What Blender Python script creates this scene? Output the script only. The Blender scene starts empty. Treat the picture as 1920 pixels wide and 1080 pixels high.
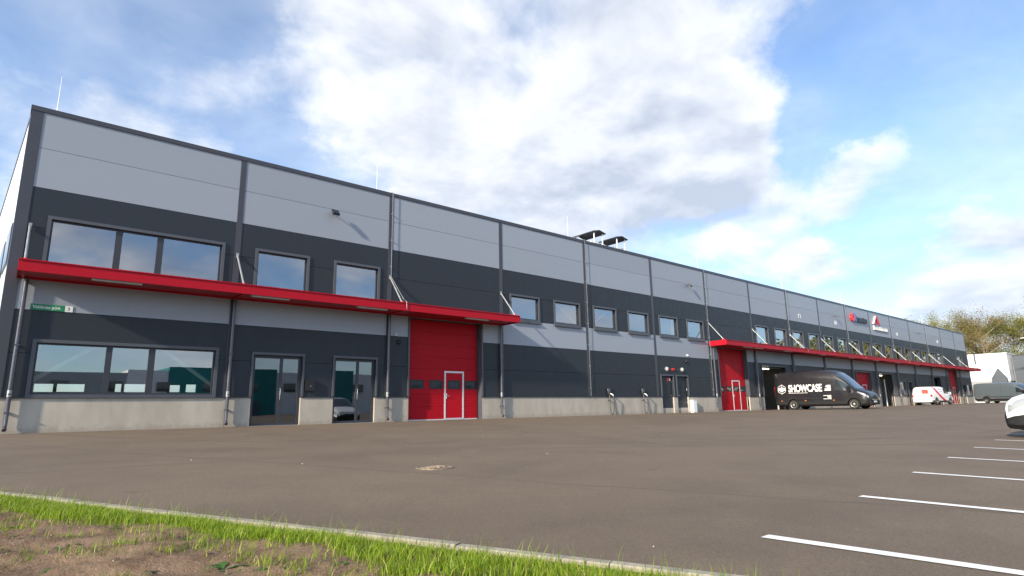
import bpy, math, random
import numpy as np
from mathutils import Vector, Matrix
random.seed(7); np.random.seed(7)
sc = bpy.context.scene
COL = sc.collection
# ------------------------------------------------------------------ camera
F_PX, PITCH, ROLL, YAW = 1105.67, 0.2012, -0.0176, 0.7084
cam_d = bpy.data.cameras.new('camera'); cam = bpy.data.objects.new('camera', cam_d); COL.objects.link(cam)
cam_d.sensor_fit = 'HORIZONTAL'; cam_d.sensor_width = 36.0; cam_d.lens = 36.0 * F_PX / 1920
cam_d.clip_start = 0.05; cam_d.clip_end = 3000
fw = Vector((math.sin(YAW)*math.cos(PITCH), math.cos(YAW)*math.cos(PITCH), math.sin(PITCH)))
rt = Vector((math.cos(YAW), -math.sin(YAW), 0)); up = rt.cross(fw)
r2 = rt*math.cos(ROLL) + up*math.sin(ROLL); u2 = -rt*math.sin(ROLL) + up*math.cos(ROLL)
M = Matrix((r2, u2, -fw)).transposed().to_4x4(); M.translation = Vector((0.2797, -21.4974, 0.4481))
cam.matrix_world = M
sc.camera = cam
sc.render.resolution_x, sc.render.resolution_y = 1024, 576
# ------------------------------------------------------------------ light
SUN = Vector((4.6, 1.0, -2.07)).normalized()          # direction the light travels
SUN_EL = math.asin(-SUN.z); SUN_AZ = math.atan2(-SUN.x, -SUN.y)   # azimuth from +Y towards +X
sl = bpy.data.lights.new('sun', 'SUN'); sl.energy = 3.35; sl.angle = math.radians(1.8); sl.color = (1.0, 0.87, 0.69)
so = bpy.data.objects.new('sun', sl); COL.objects.link(so); so.rotation_euler = SUN.to_track_quat('-Z', 'Y').to_euler()
sc.view_settings.view_transform = 'Standard'; sc.view_settings.look = 'None'
sc.view_settings.exposure = 1.16; sc.view_settings.gamma = 1.0; sc.view_settings.use_curve_mapping = False
SKY_STRENGTH = 0.142
# ------------------------------------------------------------------ node helpers
class NT:
    def __init__(s, tree): s.t = tree; s.n = tree.nodes; s.l = tree.links
    def new(s, kind, **kw):
        nd = s.n.new(kind)
        for k, v in kw.items(): setattr(nd, k, v)
        return nd
    def set(s, sock, v):
        if isinstance(v, bpy.types.NodeSocket): s.l.new(v, sock)
        elif v is not None: sock.default_value = v
    def math(s, op, a, b=None, c=None, clamp=False):
        nd = s.new('ShaderNodeMath', operation=op, use_clamp=clamp); s.set(nd.inputs[0], a)
        if b is not None: s.set(nd.inputs[1], b)
        if c is not None: s.set(nd.inputs[2], c)
        return nd.outputs[0]
    def vmath(s, op, a, b=None, scale=None):
        nd = s.new('ShaderNodeVectorMath', operation=op); s.set(nd.inputs[0], a)
        if b is not None: s.set(nd.inputs[1], b)
        if scale is not None: s.set(nd.inputs['Scale'], scale)
        return nd.outputs['Value'] if op == 'DOT_PRODUCT' else nd.outputs[0]
    def noise(s, vec, scale, detail=4, rough=0.5, dist=0.0, out=0):
        nd = s.new('ShaderNodeTexNoise'); s.set(nd.inputs['Vector'], vec); nd.inputs['Scale'].default_value = scale
        nd.inputs['Detail'].default_value = detail; nd.inputs['Roughness'].default_value = rough; nd.inputs['Distortion'].default_value = dist
        return nd.outputs[out]
    def mix(s, fac, a, b, blend='MIX'):
        nd = s.new('ShaderNodeMix', data_type='RGBA', blend_type=blend); s.set(nd.inputs[0], fac); s.set(nd.inputs[6], a); s.set(nd.inputs[7], b)
        return nd.outputs[2]
    def ramp(s, fac, stops, interp='LINEAR'):
        nd = s.new('ShaderNodeValToRGB'); s.set(nd.inputs[0], fac); cr = nd.color_ramp; cr.interpolation = interp
        while len(cr.elements) < len(stops): cr.elements.new(0.5)
        for e, (p, c) in zip(cr.elements, stops): e.position = p; e.color = c if len(c) == 4 else (*c, 1)
        return nd.outputs[0]
    def mapr(s, v, a, b, c=0.0, d=1.0, smooth=True):
        nd = s.new('ShaderNodeMapRange'); nd.interpolation_type = 'SMOOTHSTEP' if smooth else 'LINEAR'
        s.set(nd.inputs[0], v); nd.inputs[1].default_value = a; nd.inputs[2].default_value = b; nd.inputs[3].default_value = c; nd.inputs[4].default_value = d
        return nd.outputs[0]
# ------------------------------------------------------------------ sky
w = bpy.data.worlds.new('World'); sc.world = w; w.use_nodes = True
nt = NT(w.node_tree); nt.n.clear()
sky = nt.new('ShaderNodeTexSky', sky_type='NISHITA'); sky.sun_disc = False
sky.sun_elevation = SUN_EL; sky.sun_rotation = SUN_AZ; sky.air_density = 1.0; sky.dust_density = 0.6; sky.ozone_density = 1.3
tc = nt.new('ShaderNodeTexCoord'); D = tc.outputs['Generated']
sep = nt.new('ShaderNodeSeparateXYZ'); nt.l.new(D, sep.inputs[0])
den = nt.math('ADD', nt.math('MAXIMUM', sep.outputs[2], 0.0), 0.30)
comb = nt.new('ShaderNodeCombineXYZ')
nt.l.new(nt.math('DIVIDE', sep.outputs[0], den), comb.inputs[0]); nt.l.new(nt.math('DIVIDE', sep.outputs[1], den), comb.inputs[1])
P = comb.outputs[0]
warp = nt.vmath('SCALE', nt.vmath('SUBTRACT', nt.noise(P, 1.6, 3, 0.5, out=1), (0.5, 0.5, 0.5)), scale=0.25)
P1 = nt.vmath('ADD', P, warp)
n1 = nt.noise(P1, 1.9, 9, 0.56)
P2 = nt.vmath('ADD', P1, (-0.075, -0.02, 0.0))
n2 = nt.noise(P2, 1.9, 5, 0.5)
# where the day's cloud banks stand (bearing vector, outer and inner radius in degrees, weight)
BANKS = [((0.53, 0.63, 0.57), 24, 6, 0.17), ((0.38, 0.76, 0.53), 12, 3, 0.16), ((0.66, 0.55, 0.50), 20, 5, 0.12), ((0.77, 0.53, 0.35), 16, 4, 0.17), ((0.85, 0.42, 0.31), 9, 3, 0.16), ((0.74, 0.43, 0.51), 13, 4, 0.12),
         ((0.911, 0.257, 0.325), 5.5, 0.5, 0.34), ((0.975, 0.17, 0.13), 8.5, 2, 0.36), ((0.92, 0.352, 0.17), 5, 1, 0.18), ((0.60, 0.70, 0.36), 14, 3, 0.13),
         ((0.15, 0.89, 0.44), 9, 1, 0.17), ((-0.05, 0.95, 0.30), 12, 3, 0.14),
         ((0.35, -0.75, 0.5), 60, 15, 0.13), ((0.02, 0.86, 0.52), 12, 4, -0.06), ((0.89, 0.20, 0.44), 13, 6, -0.14), ((0.95, 0.22, 0.235), 8, 2, -0.16)]
wv = nt.vmath('SUBTRACT', nt.noise(D, 5.5, 6, 0.62, out=1), (0.5, 0.5, 0.5))
DW = nt.vmath('NORMALIZE', nt.vmath('ADD', D, nt.vmath('SCALE', wv, scale=0.24)))
bias = None
for c, ro, ri, wt in BANKS:
    dv = nt.vmath('DOT_PRODUCT', DW, tuple(Vector(c).normalized()))
    b = nt.mapr(dv, math.cos(math.radians(ro)), math.cos(math.radians(ri)), 0.0, wt)
    bias = b if bias is None else nt.math('ADD', bias, b)
cov = nt.math('ADD', n1, bias)
mask = nt.mapr(cov, 0.44, 0.82)
thin = nt.mapr(nt.noise(P1, 0.9, 6, 0.6), 0.34, 0.72, 0.08, 0.60)
mask = nt.math('MAXIMUM', mask, thin)
lit = nt.math('ADD', nt.math('MULTIPLY', nt.math('SUBTRACT', n1, n2), 5.0), 0.62, clamp=True)
thick = nt.mapr(cov, 0.70, 1.0, 0.0, 0.34)
lit = nt.math('SUBTRACT', lit, thick, clamp=True)
ccol = nt.mix(lit, (1.95, 2.16, 2.56, 1), (3.75, 3.8, 3.9, 1))
skyc = nt.mix(1.0, sky.outputs[0], (0.57, 0.71, 0.85, 1), 'MULTIPLY')
colr = nt.mix(nt.math('MULTIPLY', mask, 0.94), skyc, ccol)
bg = nt.new('ShaderNodeBackground'); nt.l.new(colr, bg.inputs[0]); bg.inputs[1].default_value = SKY_STRENGTH
wo = nt.new('ShaderNodeOutputWorld'); nt.l.new(bg.outputs[0], wo.inputs[0])
# ------------------------------------------------------------------ materials
MAT = {}
def mat(name, col, rough=0.6, metal=0.0, spec=0.5, var=0.0, vscale=3.0, bump=0.0, bscale=60.0, coat=0.0, emit=None, estr=0.0):
    m = bpy.data.materials.new(name); m.use_nodes = True; t = NT(m.node_tree); b = t.n['Principled BSDF']
    b.inputs['Roughness'].default_value = rough; b.inputs['Metallic'].default_value = metal; b.inputs['Specular IOR Level'].default_value = spec
    b.inputs['Coat Weight'].default_value = coat; b.inputs['Coat Roughness'].default_value = 0.06
    c4 = (*col, 1)
    geo = t.new('ShaderNodeNewGeometry')
    if var > 0:
        n = t.noise(geo.outputs['Position'], vscale, 6, 0.6)
        f = t.mapr(n, 0.3, 0.7)
        t.l.new(t.mix(f, tuple(c*(1-var) for c in col)+(1,), tuple(min(1, c*(1+var)) for c in col)+(1,)), b.inputs['Base Color'])
        t.l.new(t.mapr(n, 0.25, 0.75, max(0.03, rough-0.06), min(1, rough+0.06)), b.inputs['Roughness'])
    else: b.inputs['Base Color'].default_value = c4
    if bump > 0:
        bn = t.new('ShaderNodeBump'); bn.inputs['Strength'].default_value = bump; bn.inputs['Distance'].default_value = 0.01
        t.l.new(t.noise(geo.outputs['Position'], bscale, 5, 0.6), bn.inputs['Height']); t.l.new(bn.outputs[0], b.inputs['Normal'])
    if emit: b.inputs['Emission Color'].default_value = (*emit, 1); b.inputs['Emission Strength'].default_value = estr
    MAT[name] = m; return m
mat('panel_light', (0.305, 0.335, 0.385), 0.45, var=0.015, vscale=0.8, bump=0.05, bscale=9)
mat('panel_dark', (0.022, 0.029, 0.040), 0.45, spec=0.35, var=0.07, vscale=0.8, bump=0.05, bscale=9)
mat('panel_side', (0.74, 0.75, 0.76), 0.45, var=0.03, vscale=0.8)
mat('trim_dark', (0.052, 0.054, 0.068), 0.36, var=0.05, vscale=2)
mat('frame_dark', (0.034, 0.037, 0.047), 0.4)
mat('flash', (0.075, 0.082, 0.098), 0.36, var=0.05, vscale=2)
mat('joint', (0.018, 0.02, 0.024), 0.8)
mat('red', (0.42, 0.007, 0.020), 0.45, spec=0.18, var=0.05, vscale=1.5)
mat('red_door', (0.43, 0.006, 0.016), 0.5, spec=0.15, var=0.05, vscale=1.2)
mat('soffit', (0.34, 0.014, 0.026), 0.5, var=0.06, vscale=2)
mat('galv', (0.36, 0.38, 0.39), 0.42, metal=0.6, var=0.1, vscale=6)
mat('alu', (0.66, 0.66, 0.68), 0.4, metal=0.2)
mat('pipe', (0.10, 0.10, 0.125), 0.3, metal=0.35, var=0.08, vscale=5)
mat('steel', (0.75, 0.75, 0.75), 0.22, metal=1.0)
mat('white', (0.80, 0.80, 0.79), 0.45)
mat('white_lamp', (0.50, 0.51, 0.49), 0.5)
mat('black', (0.012, 0.012, 0.014), 0.45)
mat('rubber', (0.018, 0.017, 0.017), 0.85, bump=0.2, bscale=120)
mat('green_sign', (0.01, 0.22, 0.09), 0.4)
mat('red_sign', (0.55, 0.03, 0.04), 0.4)
mat('logo_red', (0.75, 0.035, 0.03), 0.35); mat('logo_blue', (0.03, 0.16, 0.60), 0.35); mat('logo_black', (0.012, 0.013, 0.018), 0.35)
mat('pole', (0.20, 0.21, 0.21), 0.5, metal=0.3)
mat('brace', (0.80, 0.84, 0.82), 0.5)
mat('inside', (0.22, 0.215, 0.20), 0.8, var=0.1, vscale=0.7)
mat('inside_dark', (0.07, 0.07, 0.068), 0.8, var=0.2, vscale=0.9)
mat('curtain', (0.62, 0.70, 0.58), 0.8)
mat('bark', (0.26, 0.20, 0.145), 0.9, var=0.35, vscale=3)
mat('van_dark', (0.015, 0.014, 0.018), 0.34, spec=0.35, coat=0.25, var=0.04, vscale=2)
mat('van_white', (0.78, 0.79, 0.80), 0.32, coat=0.5)
mat('van_grey', (0.085, 0.108, 0.122), 0.34, coat=0.4)
mat('plastic', (0.014, 0.014, 0.015), 0.6, spec=0.3, bump=0.15, bscale=150)
mat('van_glass', (0.02, 0.028, 0.034), 0.04, spec=0.9)
mat('screen_glass', (0.03, 0.055, 0.075), 0.03, spec=1.0)
mat('rim', (0.50, 0.49, 0.45), 0.38, metal=0.55)
mat('lens', (0.30, 0.32, 0.34), 0.08, spec=0.9, coat=1.0)
mat('tail', (0.45, 0.012, 0.012), 0.15, coat=0.8)
mat('amber', (0.75, 0.25, 0.02), 0.25)
mat('stripe_red', (0.62, 0.02, 0.06), 0.35, coat=0.4)
mat('print_red', (0.75, 0.10, 0.08), 0.4)
mat('print_grey', (0.38, 0.39, 0.40), 0.4)
mat('plate', (0.75, 0.75, 0.72), 0.5)
mat('tube', (0.9, 0.9, 0.85), 0.5, emit=(1.0, 0.93, 0.75), estr=3.0)
mat('far_white', (0.70, 0.70, 0.69), 0.6, var=0.03, vscale=0.5)
mat('far_beige', (0.33, 0.34, 0.33), 0.7, var=0.06, vscale=0.5)
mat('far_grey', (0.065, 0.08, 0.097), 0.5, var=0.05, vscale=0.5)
mat('teal', (0.0, 0.16, 0.15), 0.5, var=0.05, vscale=0.4)
mat('cast_iron', (0.27, 0.21, 0.15), 0.62, metal=0.3, var=0.35, vscale=25, bump=0.4, bscale=80)
mat('cast_dark', (0.19, 0.15, 0.105), 0.7, metal=0.3, var=0.3, vscale=20)
mat('paint_white', (0.80, 0.80, 0.79), 0.65, var=0.06, vscale=9)
mat('paint_yellow', (0.32, 0.25, 0.14), 0.8, var=0.2, vscale=5)
mat('leaf_debris', (0.42, 0.36, 0.22), 0.8)
mat('kerbstone', (0.30, 0.27, 0.215), 0.85, var=0.22, vscale=7, bump=0.5, bscale=50)
mat('curb_cable', (0.085, 0.085, 0.09), 0.5)
def cladding(name, col, rough, spec, streak, dirt):
    m = bpy.data.materials.new(name); m.use_nodes = True; t = NT(m.node_tree); b = t.n['Principled BSDF']; b.inputs['Specular IOR Level'].default_value = spec
    p = t.new('ShaderNodeNewGeometry').outputs['Position']; oi = t.new('ShaderNodeObjectInfo')
    c = t.mix(t.mapr(oi.outputs['Random'], 0, 1, 0, 1, False), tuple(v*.95 for v in col)+(1,), tuple(v*1.05 for v in col)+(1,))
    st = t.noise(t.vmath('MULTIPLY', p, (9.0, 9.0, 0.35)), 1.0, 5, 0.65); bl = t.noise(p, 0.7, 4, 0.6)
    f = t.math('MULTIPLY', t.mapr(st, 0.50, 0.78), t.mapr(bl, 0.35, 0.7)); c = t.mix(t.math('MULTIPLY', f, streak), c, (*dirt, 1)); t.l.new(c, b.inputs['Base Color'])
    t.l.new(t.mapr(t.noise(p, 3.0, 5, 0.6), 0.3, 0.7, rough-.07, rough+.07), b.inputs['Roughness'])
    bn = t.new('ShaderNodeBump'); bn.inputs['Strength'].default_value = 0.10; bn.inputs['Distance'].default_value = 0.02
    t.l.new(t.noise(t.vmath('MULTIPLY', p, (0.35, 1, 3.0)), 1.2, 3, 0.5), bn.inputs['Height']); t.l.new(bn.outputs[0], b.inputs['Normal']); MAT[name] = m
cladding('panel_light', (0.300, 0.332, 0.388), 0.45, 0.5, 0.20, (0.22, 0.23, 0.24))
cladding('panel_dark', (0.023, 0.029, 0.038), 0.45, 0.35, 0.30, (0.06, 0.062, 0.066))
cladding('red', (0.42, 0.007, 0.020), 0.45, 0.18, 0.25, (0.22, 0.012, 0.018))
cladding('red_door', (0.43, 0.006, 0.016), 0.5, 0.15, 0.22, (0.24, 0.012, 0.018))
def worn_paint():
    m = bpy.data.materials.new('paint_white'); m.use_nodes = True; t = NT(m.node_tree); b = t.n['Principled BSDF']; b.inputs['Roughness'].default_value = 0.7
    p = t.new('ShaderNodeNewGeometry').outputs['Position']
    c = t.mix(t.mapr(t.noise(p, 6, 5, 0.6), 0.35, 0.7, 0, 0.5), (0.80, 0.80, 0.78, 1), (0.62, 0.61, 0.57, 1))
    c = t.mix(t.mapr(t.noise(p, 95, 3, 0.7), 0.60, 0.70, 0, 0.75), c, (0.16, 0.14, 0.12, 1)); t.l.new(c, b.inputs['Base Color']); MAT['paint_white'] = m
worn_paint()
def concrete():
    m = bpy.data.materials.new('concrete'); m.use_nodes = True; t = NT(m.node_tree); b = t.n['Principled BSDF']; b.inputs['Roughness'].default_value = 0.8
    geo = t.new('ShaderNodeNewGeometry'); p = geo.outputs['Position']
    st = t.vmath('MULTIPLY', p, (1.0, 1.0, 0.35))
    c = t.mix(t.mapr(t.noise(st, 1.7, 7, 0.62), 0.3, 0.72), (0.385, 0.350, 0.295, 1), (0.49, 0.45, 0.39, 1))
    c = t.mix(t.mapr(t.noise(p, 28, 3, 0.6), 0.62, 0.75, 0, 0.35), c, (0.30, 0.295, 0.28, 1))
    sz = t.new('ShaderNodeSeparateXYZ'); t.l.new(p, sz.inputs[0])     # mud splashed up from the yard
    spl = t.mapr(t.math('ADD', sz.outputs[2], t.math('MULTIPLY', t.noise(p, 5, 6, 0.7), 0.55)), 0.50, 0.24, 0, 0.45); c = t.mix(spl, c, (0.24, 0.20, 0.155, 1))
    t.l.new(c, b.inputs['Base Color'])
    bn = t.new('ShaderNodeBump'); bn.inputs['Strength'].default_value = 0.25; bn.inputs['Distance'].default_value = 0.006
    t.l.new(t.noise(p, 40, 6, 0.65), bn.inputs['Height']); t.l.new(bn.outputs[0], b.inputs['Normal']); MAT['concrete'] = m
concrete()
def asphalt():
    m = bpy.data.materials.new('asphalt'); m.use_nodes = True; t = NT(m.node_tree); b = t.n['Principled BSDF']; b.inputs['Roughness'].default_value = 0.82
    b.inputs['Specular IOR Level'].default_value = 0.35
    geo = t.new('ShaderNodeNewGeometry'); p = geo.outputs['Position']
    big = t.noise(p, 0.16, 6, 0.6, 0.4); mid = t.noise(p, 0.8, 7, 0.66, 0.3); fine = t.noise(p, 48, 4, 0.75); grit = t.noise(p, 120, 2, 0.7)
    c = t.mix(t.mapr(big, 0.32, 0.70), (0.124, 0.093, 0.065, 1), (0.170, 0.128, 0.089, 1))
    c = t.mix(t.mapr(mid, 0.34, 0.68, 0, 0.55), c, (0.200, 0.151, 0.104, 1))
    c = t.mix(t.mapr(t.noise(p, 0.55, 5, 0.7, 1.2), 0.62, 0.78, 0, 0.4), c, (0.088, 0.072, 0.058, 1))
    c = t.mix(t.mapr(fine, 0.40, 0.68, 0.0, 0.60), c, (0.072, 0.059, 0.048, 1))
    c = t.mix(t.mapr(grit, 0.54, 0.72, 0.0, 0.65), c, (0.30, 0.245, 0.175, 1))
    # paving-lane seams and wheel scuffs
    sp = t.new('ShaderNodeSeparateXYZ'); t.l.new(p, sp.inputs[0])
    wob = t.math('MULTIPLY', t.math('SUBTRACT', t.noise(p, 0.5, 4, 0.6), 0.5), 0.5)
    for a, bb, cc, wd, stg in ((0.927, 0.374, 1.35, 0.025, 0.45), (0.10, 1.0, 11.2, 0.05, 0.30), (0.03, 1.0, 6.2, 0.05, 0.25)):
        dd = t.math('ABSOLUTE', t.math('ADD', t.math('ADD', t.math('ADD', t.math('MULTIPLY', sp.outputs[0], a), t.math('MULTIPLY', sp.outputs[1], bb)), cc), wob))
        c = t.mix(t.math('MULTIPLY', t.mapr(dd, wd*2.2, wd*0.3), t.mapr(mid, 0.35, 0.6, 0.1, stg)), c, (0.045, 0.041, 0.038, 1))
    for ox, oy, rad, hw_ in ((24, 6, 22.0, .10), (24, 6, 23.6, .10), (-6, -40, 30.5, .09), (-6, -40, 32.1, .09), (40, -34, 25.0, .11)):
        dd = t.vmath('SUBTRACT', t.vmath('MULTIPLY', p, (1, 1, 0)), (ox, oy, 0)); ln = t.new('ShaderNodeVectorMath', operation='LENGTH'); t.l.new(dd, ln.inputs[0])
        e = t.math('ABSOLUTE', t.math('SUBTRACT', ln.outputs['Value'], rad)); c = t.mix(t.math('MULTIPLY', t.mapr(e, hw_*1.6, hw_*.5), t.mapr(big, 0.42, 0.62, 0, 0.38)), c, (0.065, 0.055, 0.045, 1))
    c = t.mix(t.mapr(t.noise(p, 1.3, 3, 0.5), 0.72, 0.80, 0, 0.5), c, (0.055, 0.047, 0.040, 1))
    t.l.new(c, b.inputs['Base Color'])
    bn = t.new('ShaderNodeBump'); bn.inputs['Strength'].default_value = 0.55; bn.inputs['Distance'].default_value = 0.008
    h = t.math('ADD', fine, t.math('MULTIPLY', grit, 0.6)); t.l.new(h, bn.inputs['Height']); t.l.new(bn.outputs[0], b.inputs['Normal']); MAT['asphalt'] = m
asphalt()
def soil():
    m = bpy.data.materials.new('soil'); m.use_nodes = True; t = NT(m.node_tree); b = t.n['Principled BSDF']; b.inputs['Roughness'].default_value = 0.95
    b.inputs['Specular IOR Level'].default_value = 0.2
    p = t.new('ShaderNodeNewGeometry').outputs['Position']
    c = t.mix(t.mapr(t.noise(p, 3.5, 7, 0.65), 0.3, 0.7), (0.14, 0.088, 0.054, 1), (0.28, 0.19, 0.122, 1))
    c = t.mix(t.mapr(t.noise(p, 34, 4, 0.7), 0.56, 0.72, 0, 0.7), c, (0.33, 0.26, 0.19, 1))
    c = t.mix(t.mapr(t.noise(p, 60, 3, 0.7), 0.60, 0.72, 0, 0.6), c, (0.055, 0.035, 0.024, 1))
    t.l.new(c, b.inputs['Base Color'])
    bn = t.new('ShaderNodeBump'); bn.inputs['Strength'].default_value = 0.9; bn.inputs['Distance'].default_value = 0.03
    t.l.new(t.math('ADD', t.noise(p, 14, 7, 0.7), t.math('MULTIPLY', t.noise(p, 70, 3, 0.6), 0.4)), bn.inputs['Height']); t.l.new(bn.outputs[0], b.inputs['Normal']); MAT['soil'] = m
soil()
def leafmat(name, ramp, trans=0.35, rough=0.6):
    m = bpy.data.materials.new(name); m.use_nodes = True; t = NT(m.node_tree); b = t.n['Principled BSDF']; b.inputs['Roughness'].default_value = rough
    b.inputs['Specular IOR Level'].default_value = 0.3
    at = t.new('ShaderNodeAttribute', attribute_name='tint'); c = t.ramp(at.outputs['Fac'], ramp); t.l.new(c, b.inputs['Base Color'])
    tr = t.new('ShaderNodeBsdfTranslucent'); t.l.new(c, tr.inputs[0]); mx = t.new('ShaderNodeMixShader'); mx.inputs[0].default_value = trans
    t.l.new(b.outputs[0], mx.inputs[1]); t.l.new(tr.outputs[0], mx.inputs[2]); t.l.new(mx.outputs[0], t.n['Material Output'].inputs[0]); MAT[name] = m
leafmat('grass', [(0, (0.11, 0.19, 0.012)), (0.45, (0.21, 0.32, 0.016)), (0.8, (0.34, 0.42, 0.035)), (1, (0.50, 0.44, 0.16))], 0.45, 0.45)
leafmat('weed', [(0, (0.035, 0.10, 0.02)), (1, (0.09, 0.19, 0.04))], 0.3)
leafmat('leaf_yellow', [(0, (0.11, 0.09, 0.03)), (0.5, (0.21, 0.165, 0.05)), (1, (0.32, 0.245, 0.09))], 0.35)
leafmat('leaf_olive', [(0, (0.10, 0.11, 0.026)), (0.5, (0.21, 0.21, 0.042)), (1, (0.34, 0.30, 0.07))], 0.35)
leafmat('leaf_green', [(0, (0.06, 0.08, 0.02)), (0.5, (0.14, 0.17, 0.035)), (1, (0.25, 0.25, 0.055))], 0.35)
leafmat('leaf_bare', [(0, (0.12, 0.10, 0.075)), (1, (0.24, 0.20, 0.13))], 0.2)
def glass(name, tint, refl_lo, refl_hi):
    m = bpy.data.materials.new(name); m.use_nodes = True; t = NT(m.node_tree); t.n.remove(t.n['Principled BSDF'])
    lw = t.new('ShaderNodeFresnel'); lw.inputs[0].default_value = 1.52
    fac = t.mapr(lw.outputs[0], 0.04, 0.6, refl_lo, refl_hi, smooth=False)
    tr = t.new('ShaderNodeBsdfTransparent'); tr.inputs[0].default_value = (*tint, 1); gl = t.new('ShaderNodeBsdfGlossy'); gl.inputs['Roughness'].default_value = 0.004; gl.inputs[0].default_value = (0.92, 0.94, 1.0, 1)
    geo = t.new('ShaderNodeNewGeometry'); bn = t.new('ShaderNodeBump'); bn.inputs['Strength'].default_value = 0.02; bn.inputs['Distance'].default_value = 0.02
    t.l.new(t.noise(geo.outputs['Position'], 0.9, 2, 0.5), bn.inputs['Height']); t.l.new(bn.outputs[0], gl.inputs['Normal'])
    mx = t.new('ShaderNodeMixShader'); t.l.new(fac, mx.inputs[0]); t.l.new(tr.outputs[0], mx.inputs[1]); t.l.new(gl.outputs[0], mx.inputs[2]); t.l.new(mx.outputs[0], t.n['Material Output'].inputs[0]); MAT[name] = m
glass('glass', (0.70, 0.75, 0.74), 0.33, 0.9)
glass('glass_door', (0.50, 0.55, 0.54), 0.20, 0.9)
# ------------------------------------------------------------------ mesh helpers
def link(o, parent=None):
    COL.objects.link(o)
    if parent is not None: o.parent = parent
    return o
class MB:
    def __init__(s): s.v = []; s.f = []
    def quad(s, a, b, c, d): n = len(s.v); s.v += [tuple(a), tuple(b), tuple(c), tuple(d)]; s.f.append((n, n+1, n+2, n+3)); return s
    def box(s, x0, x1, y0, y1, z0, z1):
        n = len(s.v); s.v += [(x0, y0, z0), (x1, y0, z0), (x1, y1, z0), (x0, y1, z0), (x0, y0, z1), (x1, y0, z1), (x1, y1, z1), (x0, y1, z1)]
        s.f += [(n, n+3, n+2, n+1), (n+4, n+5, n+6, n+7), (n, n+1, n+5, n+4), (n+1, n+2, n+6, n+5), (n+2, n+3, n+7, n+6), (n+3, n, n+4, n+7)]; return s
    def prism(s, poly, axis, a, b):   # poly in the two other axes (x,z for axis y etc.)
        n = len(s.v); k = len(poly)
        def mk(p, t): return {'y': (p[0], t, p[1]), 'x': (t, p[0], p[1]), 'z': (p[0], p[1], t)}[axis]
        s.v += [mk(p, a) for p in poly] + [mk(p, b) for p in poly]
        s.f += [tuple(range(n, n+k))[::-1], tuple(range(n+k, n+2*k))]
        for i in range(k): j = (i+1) % k; s.f.append((n+i, n+j, n+k+j, n+k+i))
        return s
    def tube(s, pts, rad, n=8, caps=True):
        pts = [Vector(p) for p in pts]; rad = rad if isinstance(rad, (list, tuple)) else [rad]*len(pts); base = len(s.v)
        for i, p in enumerate(pts):
            d = (pts[min(i+1, len(pts)-1)] - pts[max(i-1, 0)]).normalized(); a = Vector((0, 0, 1)) if abs(d.z) < 0.9 else Vector((1, 0, 0))
            e1 = d.cross(a).normalized(); e2 = d.cross(e1)
            for k in range(n): th = 2*math.pi*k/n; s.v.append(tuple(p + (e1*math.cos(th) + e2*math.sin(th))*rad[i]))
        for i in range(len(pts)-1):
            for k in range(n): a0 = base+i*n+k; a1 = base+i*n+(k+1) % n; s.f.append((a0, a1, a1+n, a0+n))
        if caps: s.f.append(tuple(range(base, base+n))[::-1]); e = base+(len(pts)-1)*n; s.f.append(tuple(range(e, e+n)))
        return s
    def lathe(s, prof, centre, axis='y', n=24):   # prof: (radius, offset along axis)
        base = len(s.v); c = Vector(centre)
        for r, o in prof:
            for k in range(n):
                th = 2*math.pi*k/n; a, b = r*math.cos(th), r*math.sin(th)
                s.v.append(tuple(c + {'y': Vector((a, o, b)), 'z': Vector((a, b, o)), 'x': Vector((o, a, b))}[axis]))
        for i in range(len(prof)-1):
            for k in range(n): a0 = base+i*n+k; a1 = base+i*n+(k+1) % n; s.f.append((a0, a1, a1+n, a0+n))
        s.f.append(tuple(range(base, base+n))[::-1]); e = base+(len(prof)-1)*n; s.f.append(tuple(range(e, e+n)))
        return s
    def build(s, name, m, parent=None, smooth=None, mesh_only=False):
        me = bpy.data.meshes.new(name); me.from_pydata(s.v, [], s.f); me.validate(); me.materials.append(MAT[m])
        bm_fix(me)
        if smooth:
            me.shade_smooth(); me.set_sharp_from_angle(angle=math.radians(smooth))
        if mesh_only: return me
        return link(bpy.data.objects.new(name, me), parent)
import bmesh
def bm_fix(me):
    b = bmesh.new(); b.from_mesh(me); bmesh.ops.recalc_face_normals(b, faces=b.faces); b.to_mesh(me); b.free()
def empty(name, loc=(0, 0, 0), rz=0.0, label=None, cat=None, group=None, parent=None):
    o = bpy.data.objects.new(name, None); o.empty_display_size = 0.2; link(o, parent); o.location = loc; o.rotation_euler = (0, 0, rz)
    return tag(o, label, cat, group)
def tag(o, label=None, cat=None, group=None, kind=None):
    if label: o['label'] = label
    if cat: o['category'] = cat
    if group: o['group'] = group
    if kind: o['kind'] = kind
    return o
def inst(name, me, parent, loc=(0, 0, 0), rot=(0, 0, 0)):
    o = bpy.data.objects.new(name, me); link(o, parent); o.location = loc; o.rotation_euler = rot; return o
def text_mesh(body, size, m, name, extrude=0.002, offset=0.0, align='LEFT', spacing=1.0):
    cu = bpy.data.curves.new('txt', 'FONT'); cu.body = body; cu.size = size; cu.extrude = extrude; cu.offset = offset; cu.align_x = align; cu.space_character = spacing
    o = bpy.data.objects.new('txt', cu); COL.objects.link(o); dg = bpy.context.evaluated_depsgraph_get(); me = bpy.data.meshes.new_from_object(o.evaluated_get(dg)); bpy.data.objects.remove(o)
    me.name = name; me.materials.clear(); me.materials.append(MAT[m]); return me
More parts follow.
